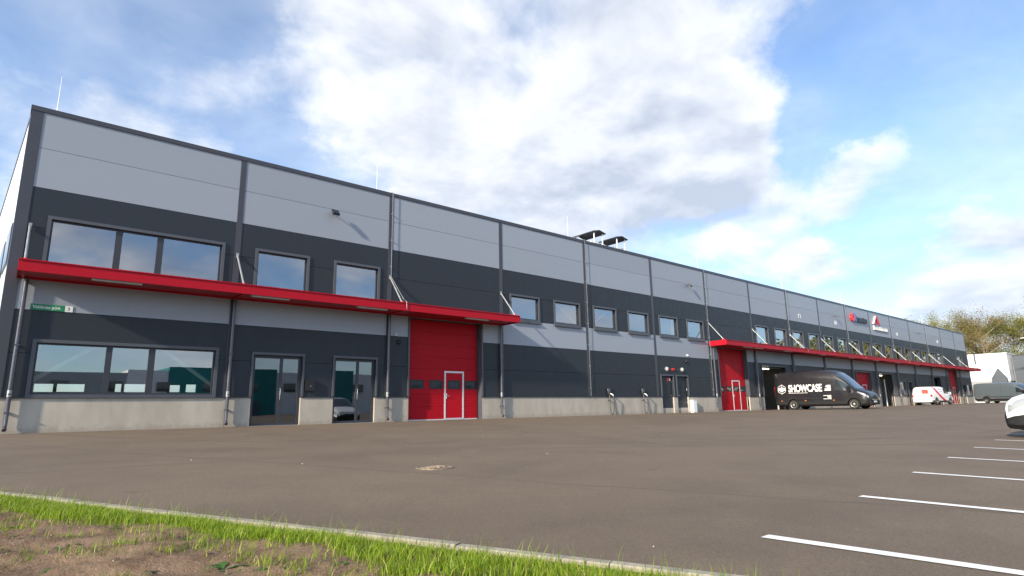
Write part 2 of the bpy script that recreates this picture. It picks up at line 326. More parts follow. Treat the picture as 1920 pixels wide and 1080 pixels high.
# ------------------------------------------------------------------ ground
def gz_np(x, y): return np.interp(x, [20.0, 44.0, 50.0], [0.0235, 0.002, 0.0]) * np.maximum(np.minimum(y, 0.0), -30.0)   # the yard falls away from the building
def gz(x, y): return float(gz_np(x, y))
def axis(pts):
    out = []
    for a, b, n in pts: out += list(np.linspace(a, b, n, endpoint=False))
    return np.array(out + [pts[-1][1]])
gx = axis([(-600, -60, 6), (-60, 0, 12), (0, 60, 30), (60, 150, 15), (150, 900, 8)]); gy = axis([(-700, -60, 6), (-60, -30, 6), (-30, 0, 30), (0, 60, 6), (60, 700, 6)])
vv = [(x, y, gz(max(x, -20), y)) for y in gy for x in gx]; nx = len(gx)
ff = [(j*nx+i, j*nx+i+1, (j+1)*nx+i+1, (j+1)*nx+i) for j in range(len(gy)-1) for i in range(nx-1)]
mb = MB(); mb.v = vv; mb.f = ff
yard = mb.build('asphalt_yard', 'asphalt'); tag(yard, 'wide brownish grey asphalt yard in front of the warehouse', 'yard', kind='structure')
# painted parking lines
starts = [(4.42, -19.31), (6.74, -19.1), (9.24, -18.83), (11.81, -18.58), (14.43, -18.36), (17.17, -18.15), (20.09, -17.82)]
for i, (x, y) in enumerate(starts):
    hw = 0.058; ys = np.linspace(y, y-5.0, 8); m_ = MB()
    dx = 0.16 if i == 0 else 0.11
    for a, b in zip(ys[:-1], ys[1:]):
        xa = x + (y-a)*dx; xb = x + (y-b)*dx
        m_.quad((xa-hw, a, gz(xa, a)+.006), (xa+hw, a, gz(xa, a)+.006), (xb+hw, b, gz(xb, b)+.006), (xb-hw, b, gz(xb, b)+.006))
    m_.build('parking_line', 'paint_white', yard)
m_ = MB(); P0, P1_ = Vector((26.0, -3.7, 0)), Vector((33.5, -5.6, 0))
for k in range(6):
    a = P0.lerp(P1_, k/6); b = P0.lerp(P1_, (k+1)/6); n = Vector((0.1, 0.35, 0)).normalized()*0.09
    m_.quad(*[(q.x, q.y, gz(q.x, q.y)+.005) for q in (a-n, b-n, b+n, a+n)])
m_.build('yellow_line', 'paint_yellow', yard)
# manhole cover
mc = (4.94, -14.35); mz = gz(*mc)
cov_e = empty('manhole_cover', (mc[0], mc[1], mz), 0.3, 'round rusty cast iron manhole cover set in the asphalt', 'manhole')
MB().lathe([(0.262, -0.05), (0.262, 0.006), (0.228, 0.008), (0.224, 0.002), (0.22, -0.05)], (0, 0, 0), 'z', 40).build('frame', 'cast_iron', cov_e, 40)
m_ = MB().lathe([(0.218, -0.04), (0.218, 0.006), (0.0005, 0.006)], (0, 0, 0), 'z', 40)
m_.build('lid', 'cast_dark', cov_e, 40)
rib = MB().box(-0.013, 0.013, -0.085, 0.085, 0, 0.010).build('rib', 'cast_iron', mesh_only=True)
for k in range(-3, 4):
    o = inst('rib', rib, cov_e, (k*0.056, 0.015*((k % 2)*2-1), 0.0055))
# kerb
KA, KB = Vector((0.54, -13.65)), Vector((3.27, -19.49)); KD = (KB-KA).normalized(); KN = Vector((-KD.y, KD.x)) if Vector((-KD.y, KD.x)).x < 0 else Vector((KD.y, -KD.x))   # towards the grass
kerb = empty('kerb', (0, 0, 0), 0, 'narrow concrete kerb between asphalt and grass', 'kerb'); tag(kerb, kind='structure')
t0 = -9.0
while t0 < 11.0:
    a = KA + KD*t0; b = KA + KD*(t0+0.992); dz = random.uniform(-.006, .006)
    m_ = MB(); n = 0
    for q in (a, b):
        for off, h in ((0, -.2), (0, .022), (.008, .03), (.072, .03), (.08, .022), (.08, -.2)):
            p = q + KN*off; m_.v.append((p.x, p.y, gz(p.x, p.y)+h+dz))
    m_.f = [(i, i+1, i+7, i+6) for i in range(5)] + [(0, 1, 2, 3, 4, 5), (6, 7, 8, 9, 10, 11)]
    m_.build('kerbstone', 'kerbstone', kerb); t0 += 1.0
# soil bank on the near side of the kerb
rs = np.random.RandomState(3)
def bank_h(t, d):   # t along the kerb, d away from it
    h = -0.03 + 0.08*(1-np.exp(-d/0.40)) + 0.012*np.sin(t*1.7+d*2.1) * np.minimum(d, 1) + 0.010*np.sin(t*5.3-d*4.0)*np.minimum(d*2, 1) + 0.012*np.sin(t*11+d*9)*np.minimum(d*2, 1)
    return np.maximum(h, np.where(d > 0.25, 0.012, -0.03))
ts = np.linspace(-9, 12, 520); ds = np.concatenate([np.linspace(0.078, 1.2, 34), np.linspace(1.23, 4, 76), np.linspace(4.2, 14, 16)])
TT, DD = np.meshgrid(ts, ds); XX = KA.x + KD.x*TT + KN.x*DD; YY = KA.y + KD.y*TT + KN.y*DD
ZZ = gz_np(XX, YY) + np.where(DD < 0.1, -0.03, bank_h(TT, DD)) + np.abs(rs.normal(0, 0.009, TT.shape))*(DD > 0.1)*(DD < 5)
m_ = MB(); m_.v = [tuple(q) for q in np.stack([XX, YY, ZZ], -1).reshape(-1, 3)]; nt_ = len(ts)
m_.f = [(j*nt_+i, j*nt_+i+1, (j+1)*nt_+i+1, (j+1)*nt_+i) for j in range(len(ds)-1) for i in range(nt_-1)]
bank = m_.build('soil_bank', 'soil', smooth=180); tag(bank, 'bare brown soil behind the grass strip in the foreground', 'soil', kind='structure')
def bank_pt(t, d):
    x = KA.x + KD.x*t + KN.x*d; y = KA.y + KD.y*t + KN.y*d
    return x, y, gz_np(x, y) + bank_h(t, d)
# grass strip: individual blades
def blades(n, tfun, hmin, hmax, wid, rng):
    t, d = tfun(n); x, y, z = bank_pt(t, d); h = rng.uniform(hmin, hmax, n)*np.clip(0.42+d*1.0, 0, 1.0)*rng.choice([0.6, 1.0, 1.0, 1.25], n)
    ang = rng.uniform(0, 2*np.pi, n); lean = rng.uniform(0.1, 0.75, n); la = rng.normal(0.6, 1.1, n)
    wv = np.stack([np.cos(ang), np.sin(ang), np.zeros(n)], -1)*(wid*rng.uniform(0.6, 1.3, n))[:, None]
    lv = np.stack([np.cos(la), np.sin(la), np.zeros(n)], -1)*(lean*h)[:, None]
    p0 = np.stack([x, y, z-0.01], -1); u = np.array([0, 0, 1.0])
    p1 = p0 + lv*0.25 + u*(h*0.5)[:, None]; p2 = p0 + lv + u*(h*(1-0.28*lean))[:, None]
    V = np.stack([p0-wv, p0+wv, p1-wv*0.85, p1+wv*0.85, p2], 1).reshape(-1, 3)
    base = np.arange(n)*5
    quads = np.stack([base, base+1, base+3, base+2], -1); tris = np.stack([base+2, base+3, base+4], -1)
    return V, quads, tris, np.clip(rng.normal(0.42, 0.22, n) + 0.35*(rng.rand(n) < 0.07), 0, 1)
def blade_object(name, sets, m, label, cat):
    V = np.concatenate([s[0] for s in sets]); off = 0; loops = []; starts_ = []; tot = []; tint = []
    for Vs, q, t, ti in sets:
        for k in range(len(q)): pass
        loops.append(np.concatenate([q.reshape(-1)+off, t.reshape(-1)+off])); tot += [4]*len(q) + [3]*len(t); tint.append(np.repeat(ti, 5)); off += len(Vs)
    loops = np.concatenate(loops); tot = np.array(tot); st = np.concatenate([[0], np.cumsum(tot)[:-1]])
    me = bpy.data.meshes.new(name); me.vertices.add(len(V)); me.vertices.foreach_set('co', V.astype(np.float32).reshape(-1)); me.loops.add(len(loops)); me.loops.foreach_set('vertex_index', loops.astype(np.int32))
    me.polygons.add(len(tot)); me.polygons.foreach_set('loop_start', st.astype(np.int32)); me.update(calc_edges=True)
    at = me.attributes.new('tint', 'FLOAT', 'POINT'); at.data.foreach_set('value', np.concatenate(tint).astype(np.float32)); me.materials.append(MAT[m])
    o = link(bpy.data.objects.new(name, me)); tag(o, label, cat, kind='stuff'); return o
rng = np.random.RandomState(11)
def strip(n):
    t = rng.uniform(-8, 9.5, n); clump = 0.5+0.5*np.sin(t*2.3+1)*np.sin(t*5.1) ; width = 0.50 + 0.12*np.sin(t*1.3+0.6) + 0.10*np.sin(t*4.1)
    d = 0.13 + np.abs(rng.beta(1.1, 1.3, n))*width; d = d + (rng.rand(n) < 0.10)*np.abs(rng.normal(0, 0.28, n)); return t, d
def tufts(n, k=90, tmax=9.5, dmin=0.6, dmax=3.4):
    ct = rng.uniform(-8, tmax, k); cd = rng.uniform(dmin, dmax, k); i = rng.randint(0, k, n); return ct[i]+rng.normal(0, .06, n), np.maximum(0.12, cd[i]+rng.normal(0, .06, n))
def edge_tall(n):
    return rng.uniform(-8, 9.5, n), rng.uniform(0.09, 0.2, n)
sets = [blades(70000, strip, 0.05, 0.115, 0.0026, rng), blades(1500, edge_tall, 0.14, 0.30, 0.002, rng), blades(30000, lambda n: tufts(n, 420), 0.02, 0.085, 0.0022, rng)]
blade_object('grass', sets, 'grass', 'bright green grass strip along the concrete kerb', 'grass')
# low broad-leaved weeds on the soil
def leaf_set(n_pl, rng, size, tr, dr, nl=(5, 9)):
    Vs, Q, T, tint = [], [], [], []; b = 0
    for _ in range(n_pl):
        t, d = rng.uniform(*tr), rng.uniform(*dr); x, y, z = bank_pt(t, d)
        for k in range(rng.randint(*nl)):
            a = rng.uniform(0, 6.28); L = size*rng.uniform(.5, 1.2); el = rng.uniform(.25, 1.0); wd = L*rng.uniform(.09, .16); sd = np.array([-math.sin(a), math.cos(a), 0]); dv = np.array([math.cos(a), math.sin(a), 0]); tn = rng.uniform(0, 1)
            cs = []
            for u, w_ in ((0, .15), (.2, .6), (.45, 1.0), (.7, .85), (.88, .45)):
                c = np.array([x, y, z]) + dv*L*u*(1-.15*el) + np.array([0, 0, L*(el*.9*u - .75*u*u*el - .0)]); cs.append((c-sd*wd*w_ + [0, 0, wd*.25*w_], c+sd*wd*w_ + [0, 0, wd*.25*w_]))
            tip = np.array([x, y, z]) + dv*L + np.array([0, 0, L*.12*el])
            for m_i in range(4):
                Vs += [cs[m_i][0], cs[m_i][1], cs[m_i+1][0], cs[m_i+1][1], tip if m_i == 3 else cs[m_i+1][0]]; Q.append((b, b+1, b+3, b+2))
                if m_i == 3: T.append((b+2, b+3, b+4))
                b += 5; tint.append(tn)
    return np.array(Vs), np.array(Q), np.array(T), np.array(tint)
blade_object('weeds', [leaf_set(150, rng, 0.055, (-1, 7), (0.55, 2.8))], 'weed', 'small green weeds scattered over the bare soil', 'weeds')
V_, Q_, T_, ti_ = leaf_set(1, np.random.RandomState(5), 0.13, (4.1, 4.15), (1.05, 1.08), (8, 9))
dk = blade_object('dock_plant', [(V_, Q_, T_, ti_)], 'weed', 'broad-leaved weed with the longest leaves on the bare soil, at the photo bottom edge', 'plant'); del dk['kind']
# crumbs of soil and pale stones
m_ = MB()
for k in range(900):
    t, d = rng.uniform(-2, 8), rng.uniform(0.55, 3.2); x, y, z = bank_pt(t, d); r = abs(rng.normal(0.003, 0.004))+.003; n = len(m_.v)
    m_.v += [(x+r*rng.uniform(.6, 1.4)*a, y+r*rng.uniform(.6, 1.4)*b_, z+r*c_*rng.uniform(.6, 1.2)) for a, b_, c_ in ((1, 0, .3), (-1, 0, .3), (0, 1, .3), (0, -1, .3), (0, 0, 1), (0, 0, -.5))]
    m_.f += [(n, n+2, n+4), (n+2, n+1, n+4), (n+1, n+3, n+4), (n+3, n, n+4)]
mat('pebble', (0.27, 0.20, 0.14), 0.9, var=0.4, vscale=15)
tag(m_.build('pebbles', 'pebble'), 'small stones and crumbs lying on the bare soil', 'stones', kind='stuff')
m_ = MB()
for k in range(110):
    x, y = rng.uniform(1.5, 26), rng.uniform(-19, -2)
    if (Vector((x, y))-KA).dot(KN) > -0.1: continue
    r = rng.uniform(.008, .02); a = rng.uniform(0, 6.28); c, s_ = math.cos(a)*r, math.sin(a)*r; z = gz(x, y)
    m_.quad((x+c, y+s_, z+.006), (x-s_*.5, y+c*.5, z+.012+r*.3), (x-c, y-s_, z+.007), (x+s_*.5, y-c*.5, z+.006))
tag(m_.build('fallen_leaves', 'leaf_debris'), 'tiny pale fallen leaves scattered over the asphalt', 'leaves', kind='stuff')
# ------------------------------------------------------------------ warehouse
H, XE, DEP = 9.578, 101.45, 24.0
ZP, Z3, Z2, Z1 = 0.985, 3.437, 4.658, 7.076
WH = empty('warehouse', (0, 0, 0), 0, 'long grey and charcoal panel-clad warehouse with red canopies and red doors', 'building')
openings = []      # (x0,x1,z0,z1)
wins = []          # (x0,x1,z0,z1,nsplit,sillstyle)
def bx(b): return 6.0*b
wins.append((0.80, 5.50, 4.86, 6.17, [(2.42, 2.60), (3.56, 3.74)], 0)); wins.append((0.86, 5.57, 1.06, 2.52, [(2.53, 2.69), (3.65, 3.83)], 0))
for a in (6.70, 9.66): wins.append((a, a+1.80, 4.86, 6.15, [], 0))
for b in (3, 4, 5):
    for a in (0.62, 3.60): wins.append((bx(b)+a, bx(b)+a+1.80, 4.74, 5.84, [], 1))
for b in list(range(7, 15)) + [16]:
    for a in (0.62, 3.60):
        if bx(b)+a+1.8 < XE-0.4: wins.append((bx(b)+a, bx(b)+a+1.80, 4.86, 6.17, [], 0))
wins.append((72.3, 74.2, 1.06, 2.5, [], 0)); wins.append((98.6, 100.6, 1.06, 2.5, [], 0))
for wn in wins: openings.append(wn[:4])
gdoors = [(13.0, 16.78, 4.28), (37.0, 40.78, 4.28), (91.0, 94.78, 4.28), (60.8, 64.5, 3.22)]
gates = [(42.93, 46.7, 3.2), (66.7, 70.4, 3.22), (84.4, 87.2, 3.25)]
pdoors = [(6.80, 8.53, 2.44), (9.76, 11.48, 2.44), (75.0, 76.3, 2.5), (96.9, 98.2, 2.5)]
sdoors = [(30.42, 31.60, 2.22), (32.00, 33.16, 2.22)]
for a, b, z in gdoors + gates + pdoors + sdoors: openings.append((a, b, -0.1, z))
def holed(mb_, x0, x1, z0, z1, yf, yb, ops, back=True):
    xs = sorted({x0, x1} | {min(max(v, x0), x1) for o in ops for v in o[:2]}); zs = sorted({z0, z1} | {min(max(v, z0), z1) for o in ops for v in o[2:4]})
    xs = [v for i, v in enumerate(xs) if i == 0 or v-xs[i-1] > 1e-6]; zs = [v for i, v in enumerate(zs) if i == 0 or v-zs[i-1] > 1e-6]
    def solid(i, j):
        if i < 0 or j < 0 or i >= len(xs)-1 or j >= len(zs)-1: return False
        cx, cz = (xs[i]+xs[i+1])/2, (zs[j]+zs[j+1])/2
        return not any(o[0] < cx < o[1] and o[2] < cz < o[3] for o in ops)
    for i in range(len(xs)-1):
        for j in range(len(zs)-1):
            if not solid(i, j): continue
            a, b, c, d = xs[i], xs[i+1], zs[j], zs[j+1]
            mb_.quad((a, yf, c), (b, yf, c), (b, yf, d), (a, yf, d))
            if back: mb_.quad((a, yb, c), (a, yb, d), (b, yb, d), (b, yb, c))
            if not solid(i-1, j): mb_.quad((a, yf, c), (a, yf, d), (a, yb, d), (a, yb, c))
            if not solid(i+1, j): mb_.quad((b, yf, c), (b, yb, c), (b, yb, d), (b, yf, d))
            if not solid(i, j-1): mb_.quad((a, yf, c), (a, yb, c), (b, yb, c), (b, yf, c))
            if not solid(i, j+1): mb_.quad((a, yf, d), (b, yf, d), (b, yb, d), (a, yb, d))
    return len(mb_.f) > 0
def holed_objs(name, m, parent, x0, x1, z0, z1, yf, yb, ops):
    """a holed slab as separate objects when the openings cut it into separate pieces"""
    xs = sorted({round(min(max(v, x0), x1), 5) for o in ops for v in o[:2]} | {round(x0, 5), round(x1, 5)}); cuts = [xs[0]]
    segs = []
    for a, b in zip(xs[:-1], xs[1:]):
        c = (a+b)/2; full = any(o[0] < c < o[1] and o[2] <= z0+1e-4 and o[3] >= z1-1e-4 for o in ops)
        if full: continue
        if segs and abs(segs[-1][1]-a) < 1e-5: segs[-1][1] = b
        else: segs.append([a, b])
    out = []
    for a, b in segs:
        m_ = MB(); sub = [o for o in ops if o[1] > a+1e-4 and o[0] < b-1e-4]
        if holed(m_, a, b, z0, z1, yf, yb, sub): out.append(build_raw(m_, name, m, parent))
    return out
def build_raw(mb_, name, m, parent):   # keeps the winding that was given (no normal recalculation needed)
    me = bpy.data.meshes.new(name); me.from_pydata(mb_.v, [], mb_.f); me.materials.append(MAT[m]); return link(bpy.data.objects.new(name, me), parent)
rows = [(ZP, ZP+1.226, 'panel_dark'), (ZP+1.226, Z3, 'panel_dark'), (Z3, Z2, 'panel_light'), (Z2, Z2+1.209, 'panel_dark'), (Z2+1.209, Z1, 'panel_dark'), (Z1, Z1+1.225, 'panel_light'), (Z1+1.225, 9.50, 'panel_light')]
for b in range(17):
    xa, xb = bx(b)+0.004, min(bx(b+1), XE)-0.004
    for z0, z1, m in rows:
        if b in (3, 4, 5) or True:
            ops = [o for o in openings if o[1] > xa and o[0] < xb and o[3] > z0 and o[2] < z1]
        holed_objs('wall_panel', m, WH, xa, xb, z0+0.006, z1-0.006, 0.0, 0.10, ops)
    ops = [o for o in openings if o[1] > xa and o[0] < xb and o[2] < ZP]
    holed_objs('plinth_block', 'concrete', WH, xa+.002, xb-.002, -0.15, ZP-0.03, 0.012, 0.24, [(o[0], o[1], -1, o[3]) for o in ops])
    # drip flashing on top of the plinth
    holed_objs('drip_flashing', 'frame_dark', WH, xa+.002, xb-.002, ZP-0.028, ZP+0.004, -0.022, 0.02, [(o[0], o[1], -1, o[3]) for o in ops if o[2] < ZP-.03])
m_ = MB(); holed(m_, 0.03, XE-0.03, -0.1, 9.4, 0.102, 0.20, openings); build_raw(m_, 'wall_core', 'joint', WH)
# column cover strips
for k in range(1, 17):
    MB().box(bx(k)-0.095, bx(k)+0.095, -0.014, 0.02, ZP+0.006, 9.47).build('column_trim', 'trim_dark', WH)
for x0, x1 in ((-0.035, 0.26), (XE-0.26, XE+0.035)):
    MB().box(x0, x1, -0.014, 0.05, ZP+0.006, 9.47).build('corner_trim', 'trim_dark', WH)
SK_X = -0.055      # the end wall runs slightly outwards
def side_pt(y, z, off=0.0): return (SK_X*y + off, y, z)
m_ = MB(); m_.v = [side_pt(0.05, ZP), side_pt(0.05, 9.47), side_pt(0.55, 9.47, -0.012), side_pt(0.55, ZP, -0.012)]; m_.f = [(0, 1, 2, 3)]
m_.v = [side_pt(0.02, ZP, -.03), side_pt(0.02, 9.47, -.03), side_pt(0.42, 9.47, -0.03), side_pt(0.42, ZP, -0.03), side_pt(0.02, ZP, 0.05), side_pt(0.02, 9.47, 0.05), side_pt(0.42, 9.47, .05), side_pt(0.42, ZP, .05)]
m_.f = [(0, 1, 2, 3), (4, 5, 6, 7), (0, 1, 5, 4), (2, 3, 7, 6)]; m_.build('corner_trim', 'trim_dark', WH)
def cap(p0, p1, name='parapet_cap'):
    d = (Vector(p1)-Vector(p0)).normalized(); n = Vector((d.y, -d.x, 0)); m2 = MB(); prof = [(-0.03, 9.43), (-0.03, H), (0.28, H+0.012), (0.28, 9.36)]
    for q in (Vector(p0), Vector(p1)):
        for o, z in prof: v = q - n*o; m2.v.append((v.x, v.y, z))
    m2.f = [(0, 1, 5, 4), (1, 2, 6, 5), (2, 3, 7, 6), (3, 0, 4, 7), (0, 1, 2, 3), (4, 5, 6, 7)]; return m2.build(name, 'trim_dark', WH)
for k in range(17): cap((bx(k) - (0.055 if k == 0 else -0.002), -0.002, 0), (min(bx(k+1), XE+0.055), -0.002, 0))
cap((SK_X*DEP, DEP, 0), (-0.004, 0.30, 0))
# end wall panels, rear wall, roof, floors
zr = [ZP, 2.2, 3.437, 4.658, 5.867, 7.076, 8.301, 9.47]
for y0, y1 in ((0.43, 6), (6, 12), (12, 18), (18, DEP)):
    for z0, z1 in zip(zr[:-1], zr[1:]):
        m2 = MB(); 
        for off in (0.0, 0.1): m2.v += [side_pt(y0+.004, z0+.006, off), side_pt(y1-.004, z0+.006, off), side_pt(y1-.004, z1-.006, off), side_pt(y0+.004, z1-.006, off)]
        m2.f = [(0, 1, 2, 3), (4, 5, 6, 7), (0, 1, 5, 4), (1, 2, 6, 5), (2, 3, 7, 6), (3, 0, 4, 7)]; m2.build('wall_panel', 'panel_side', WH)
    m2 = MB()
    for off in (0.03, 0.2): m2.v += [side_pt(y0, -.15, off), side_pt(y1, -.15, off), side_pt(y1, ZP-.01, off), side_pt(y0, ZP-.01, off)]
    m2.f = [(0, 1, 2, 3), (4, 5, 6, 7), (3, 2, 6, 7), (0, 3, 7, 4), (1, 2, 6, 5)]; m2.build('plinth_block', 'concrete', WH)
for y0, y1, z0, z1 in ((1.0, 3.0, 4.9, 6.15), (3.6, 5.6, 4.9, 6.15), (7, 9, 4.9, 6.15), (9.6, 11.6, 4.9, 6.15)):
    wf = empty('window', side_pt((y0+y1)/2, z0), 0, parent=WH)
    def sb(name, m, a, b, c, d, o0, o1):
        m2 = MB(); L = wf.location
        for off in (o0, o1): m2.v += [tuple(Vector(side_pt(*q, off))-L) for q in ((a, c), (b, c), (b, d), (a, d))]
        m2.f = [(0, 1, 2, 3), (4, 5, 6, 7), (0, 1, 5, 4), (1, 2, 6, 5), (2, 3, 7, 6), (3, 0, 4, 7)]; m2.build(name, m, wf)
    sb('frame', 'frame_dark', y0, y1, z0, z1, -0.03, -0.002); sb('pane', 'van_glass', y0+.1, y1-.1, z0+.1, z1-.1, -0.036, -0.031)
rw = [(1.66, 2.57, 1.89, 2.37), (2.75, 4.12, 1.9, 2.37), (5.71, 6.05, 1.9, 2.41), (6.2, 7.4, 1.9, 2.41), (8.78, 9.4, 1.9, 2.37), (9.75, 10.38, 1.9, 2.42)]
m_ = MB(); holed(m_, SK_X*DEP+.1, XE, -0.1, 9.4, DEP-0.2, DEP, rw); build_raw(m_, 'rear_wall', 'inside', WH)
MB().prism([(.08, .205), (XE-.05, .205), (XE-.05, DEP-.21), (SK_X*DEP+.12, DEP-.21)], 'z', 9.15, 9.30).build('roof', 'joint', WH)
MB().prism([(.2, .25), (XE-.05, .25), (XE-.05, DEP-.21), (SK_X*DEP+.2, DEP-.21)], 'z', -.2, -.02).build('floor_slab', 'inside', WH)
MB().prism([(.11, .205), (12.1, .205), (12.1, 9.0), (SK_X*9+.11, 9.0)], 'z', 4.22, 4.42).build('upper_floor', 'inside', WH)
MB().box(18.1, 36.1, 0.205, 9.0, 4.22, 4.42).build('upper_floor', 'inside', WH)
MB().box(42.1, 90, 0.205, 9.0, 4.22, 4.42).build('upper_floor', 'inside', WH)
for x in (12.15, 18.05, 36.15, 42.05, 48.0, 60.0, 66.0, 72.0, 84.0, 90.0): MB().box(x-.06, x+.06, 0.21, 12, -0.02, 9.15).build('inner_wall', 'inside', WH)
MB().box(12, XE-.2, 11.9, 12.0, -0.02, 9.15).build('inner_wall', 'inside', WH)
MB().box(-0.37, 12, 8.9, 9.0, 4.42, 9.15).build('inner_wall', 'inside', WH)
MB().box(XE-.15, XE-.02, 0.25, DEP, -0.1, 9.4).build('end_wall', 'panel_light', WH)
# inside steel bracing seen through the glass
def brace(x0, z0, x1, z1, y=0.29, s=0.06): MB().tube([(x0, y, z0), (x1, y, z1)], s, 4).build('brace', 'brace', WH)
brace(0.2, 0.95, 3.05, 3.08); brace(3.15, 3.15, 6.0, 1.1); brace(21.2, 6.35, 24.0, 4.45); brace(24.0, 4.45, 26.9, 6.3); brace(32.9, 4.45, 35.8, 6.3, s=.045); brace(45, 4.45, 47.9, 6.3); brace(48.3, 4.45, 50.5, 6.3)
for x in (2.0, 8.0, 44.5, 68.5):
    z = 7.0 if x < 20 else 3.95
    MB().box(x, x+1.3, 2.4, 2.55, z, z+.06).build('ceiling_lamp', 'tube', WH)
# ------------------------------------------------------------------ windows
def window(x0, x1, z0, z1, splits, sill):
    wr = empty('window', (x0, 0, z0), 0, parent=WH); W_, H_ = x1-x0, z1-z0; t = 0.095
    # flashing surround
    m2 = MB(); holed(m2, -t, W_+t, -(0.17 if sill else 0.10), H_+t, -0.042, 0.0, [(0, W_, 0, H_)]); build_raw(m2, 'flashing', 'flash', wr)
    m2 = MB(); ops = []; xs = [0.0] + [v-x0 for s_ in splits for v in s_] + [W_]; fr = 0.05
    for a, b in zip(xs[0::2], xs[1::2]): ops.append((a+(fr if a == 0 else 0), b-(fr if b == W_ else 0), fr, H_-fr))
    holed(m2, 0.001, W_-.001, 0.001, H_-.001, 0.055, 0.12, ops); build_raw(m2, 'frame', 'frame_dark', wr)
    for a, b, c, d in ops: MB().quad((a, .085, c), (b, .085, c), (b, .085, d), (a, .085, d)).build('pane', 'glass', wr)
    if sill: MB().box(-t-.03, W_+t+.03, -0.10, -0.042, -0.185, -0.155).build('sill', 'flash', wr)
    return wr
for i, wn in enumerate(wins):
    wr = window(*wn)
    if wn[0] > 47 and wn[3] > 5:      # pale blinds gathered behind the glass
        W_ = wn[1]-wn[0]
        for a, b in ([(W_-.35, W_-.12)] if i % 3 else [(W_-.35, W_-.12), (W_*.42, W_*.52)]): MB().box(a, b, .16, .19, .05, wn[3]-wn[2]-.05).build('blind', 'curtain', wr)
    elif 29 < wn[0] < 33: MB().box(1.45, 1.75, .16, .19, .05, 1.05).build('blind', 'curtain', wr)
# ------------------------------------------------------------------ glazed entrance doors
def entrance(x0, x1, h, split=True):
    dr = empty('entrance_door', (x0, 0, 0), 0, parent=WH); W_ = x1-x0
    m2 = MB(); holed(m2, -.07, W_+.07, ZP+.01, h+.09, -0.04, 0.0, [(0, W_, -1, h)]); build_raw(m2, 'flashing', 'flash', dr)
    s_ = W_*0.585; f_ = .10; ops = [(f_, s_-f_*.5, .09, h-f_), (s_+f_*.5, W_-f_, .09, h-f_)] if split else [(f_, W_-f_, .09, h-f_)]
    m2 = MB(); holed(m2, .001, W_-.001, 0.004, h-.001, 0.10, 0.17, ops); build_raw(m2, 'frame', 'frame_dark', dr)
    for a, b, c, d in ops: MB().quad((a, .135, c), (b, .135, c), (b, .135, d), (a, .135, d)).build('pane', 'glass_door', dr)
    hx = s_-.02 if split else W_-.12
    MB().tube([(hx, .10, .86), (hx, .04, .88), (hx, .035, .95), (hx, .035, 1.20), (hx, .04, 1.27), (hx, .10, 1.29)], .015, 8).build('handle', 'steel', dr, 60)
    MB().box(.0, W_, .02, .30, -.03, .004).build('threshold', 'alu', dr)
for a, b, h in pdoors: entrance(a, b, h, b-a > 1.5)
# service doors
for i, (a, b, h) in enumerate(sdoors):
    dr = empty('service_door', (a, 0, 0), 0, parent=WH); W_ = b-a
    m2 = MB(); holed(m2, -.09, W_+.09, ZP+.01, h+.09, -0.04, 0.0, [(0, W_, -1, h)]); build_raw(m2, 'flashing', 'flash', dr)
    MB().box(.02, W_-.02, .10, .15, .30, h-.02).build('leaf', 'panel_dark', dr)
    MB().box(.02, W_-.02, .097, .15, .0, .30).build('kick_panel', 'concrete', dr)
    hx = W_-.14 if i == 0 else .14
    MB().tube([(hx, .10, 1.03), (hx, .04, 1.03), (hx+(-.13 if i == 0 else .13), .035, 1.03)], .012, 6).build('handle', 'steel', dr, 60)
    for z in (.55, 1.35, 2.0): MB().box(*((.005, .03) if i == 0 else (W_-.03, W_-.005)), .075, .10, z, z+.13).build('hinge', 'alu', dr)
    if i == 0:
        MB().box(.66, 1.06, .09, .097, 1.92, 2.10).build('warning_sign', 'red_sign', dr); MB().box(.90, 1.03, .086, .089, 1.945, 2.075).build('sign_panel', 'white', dr)
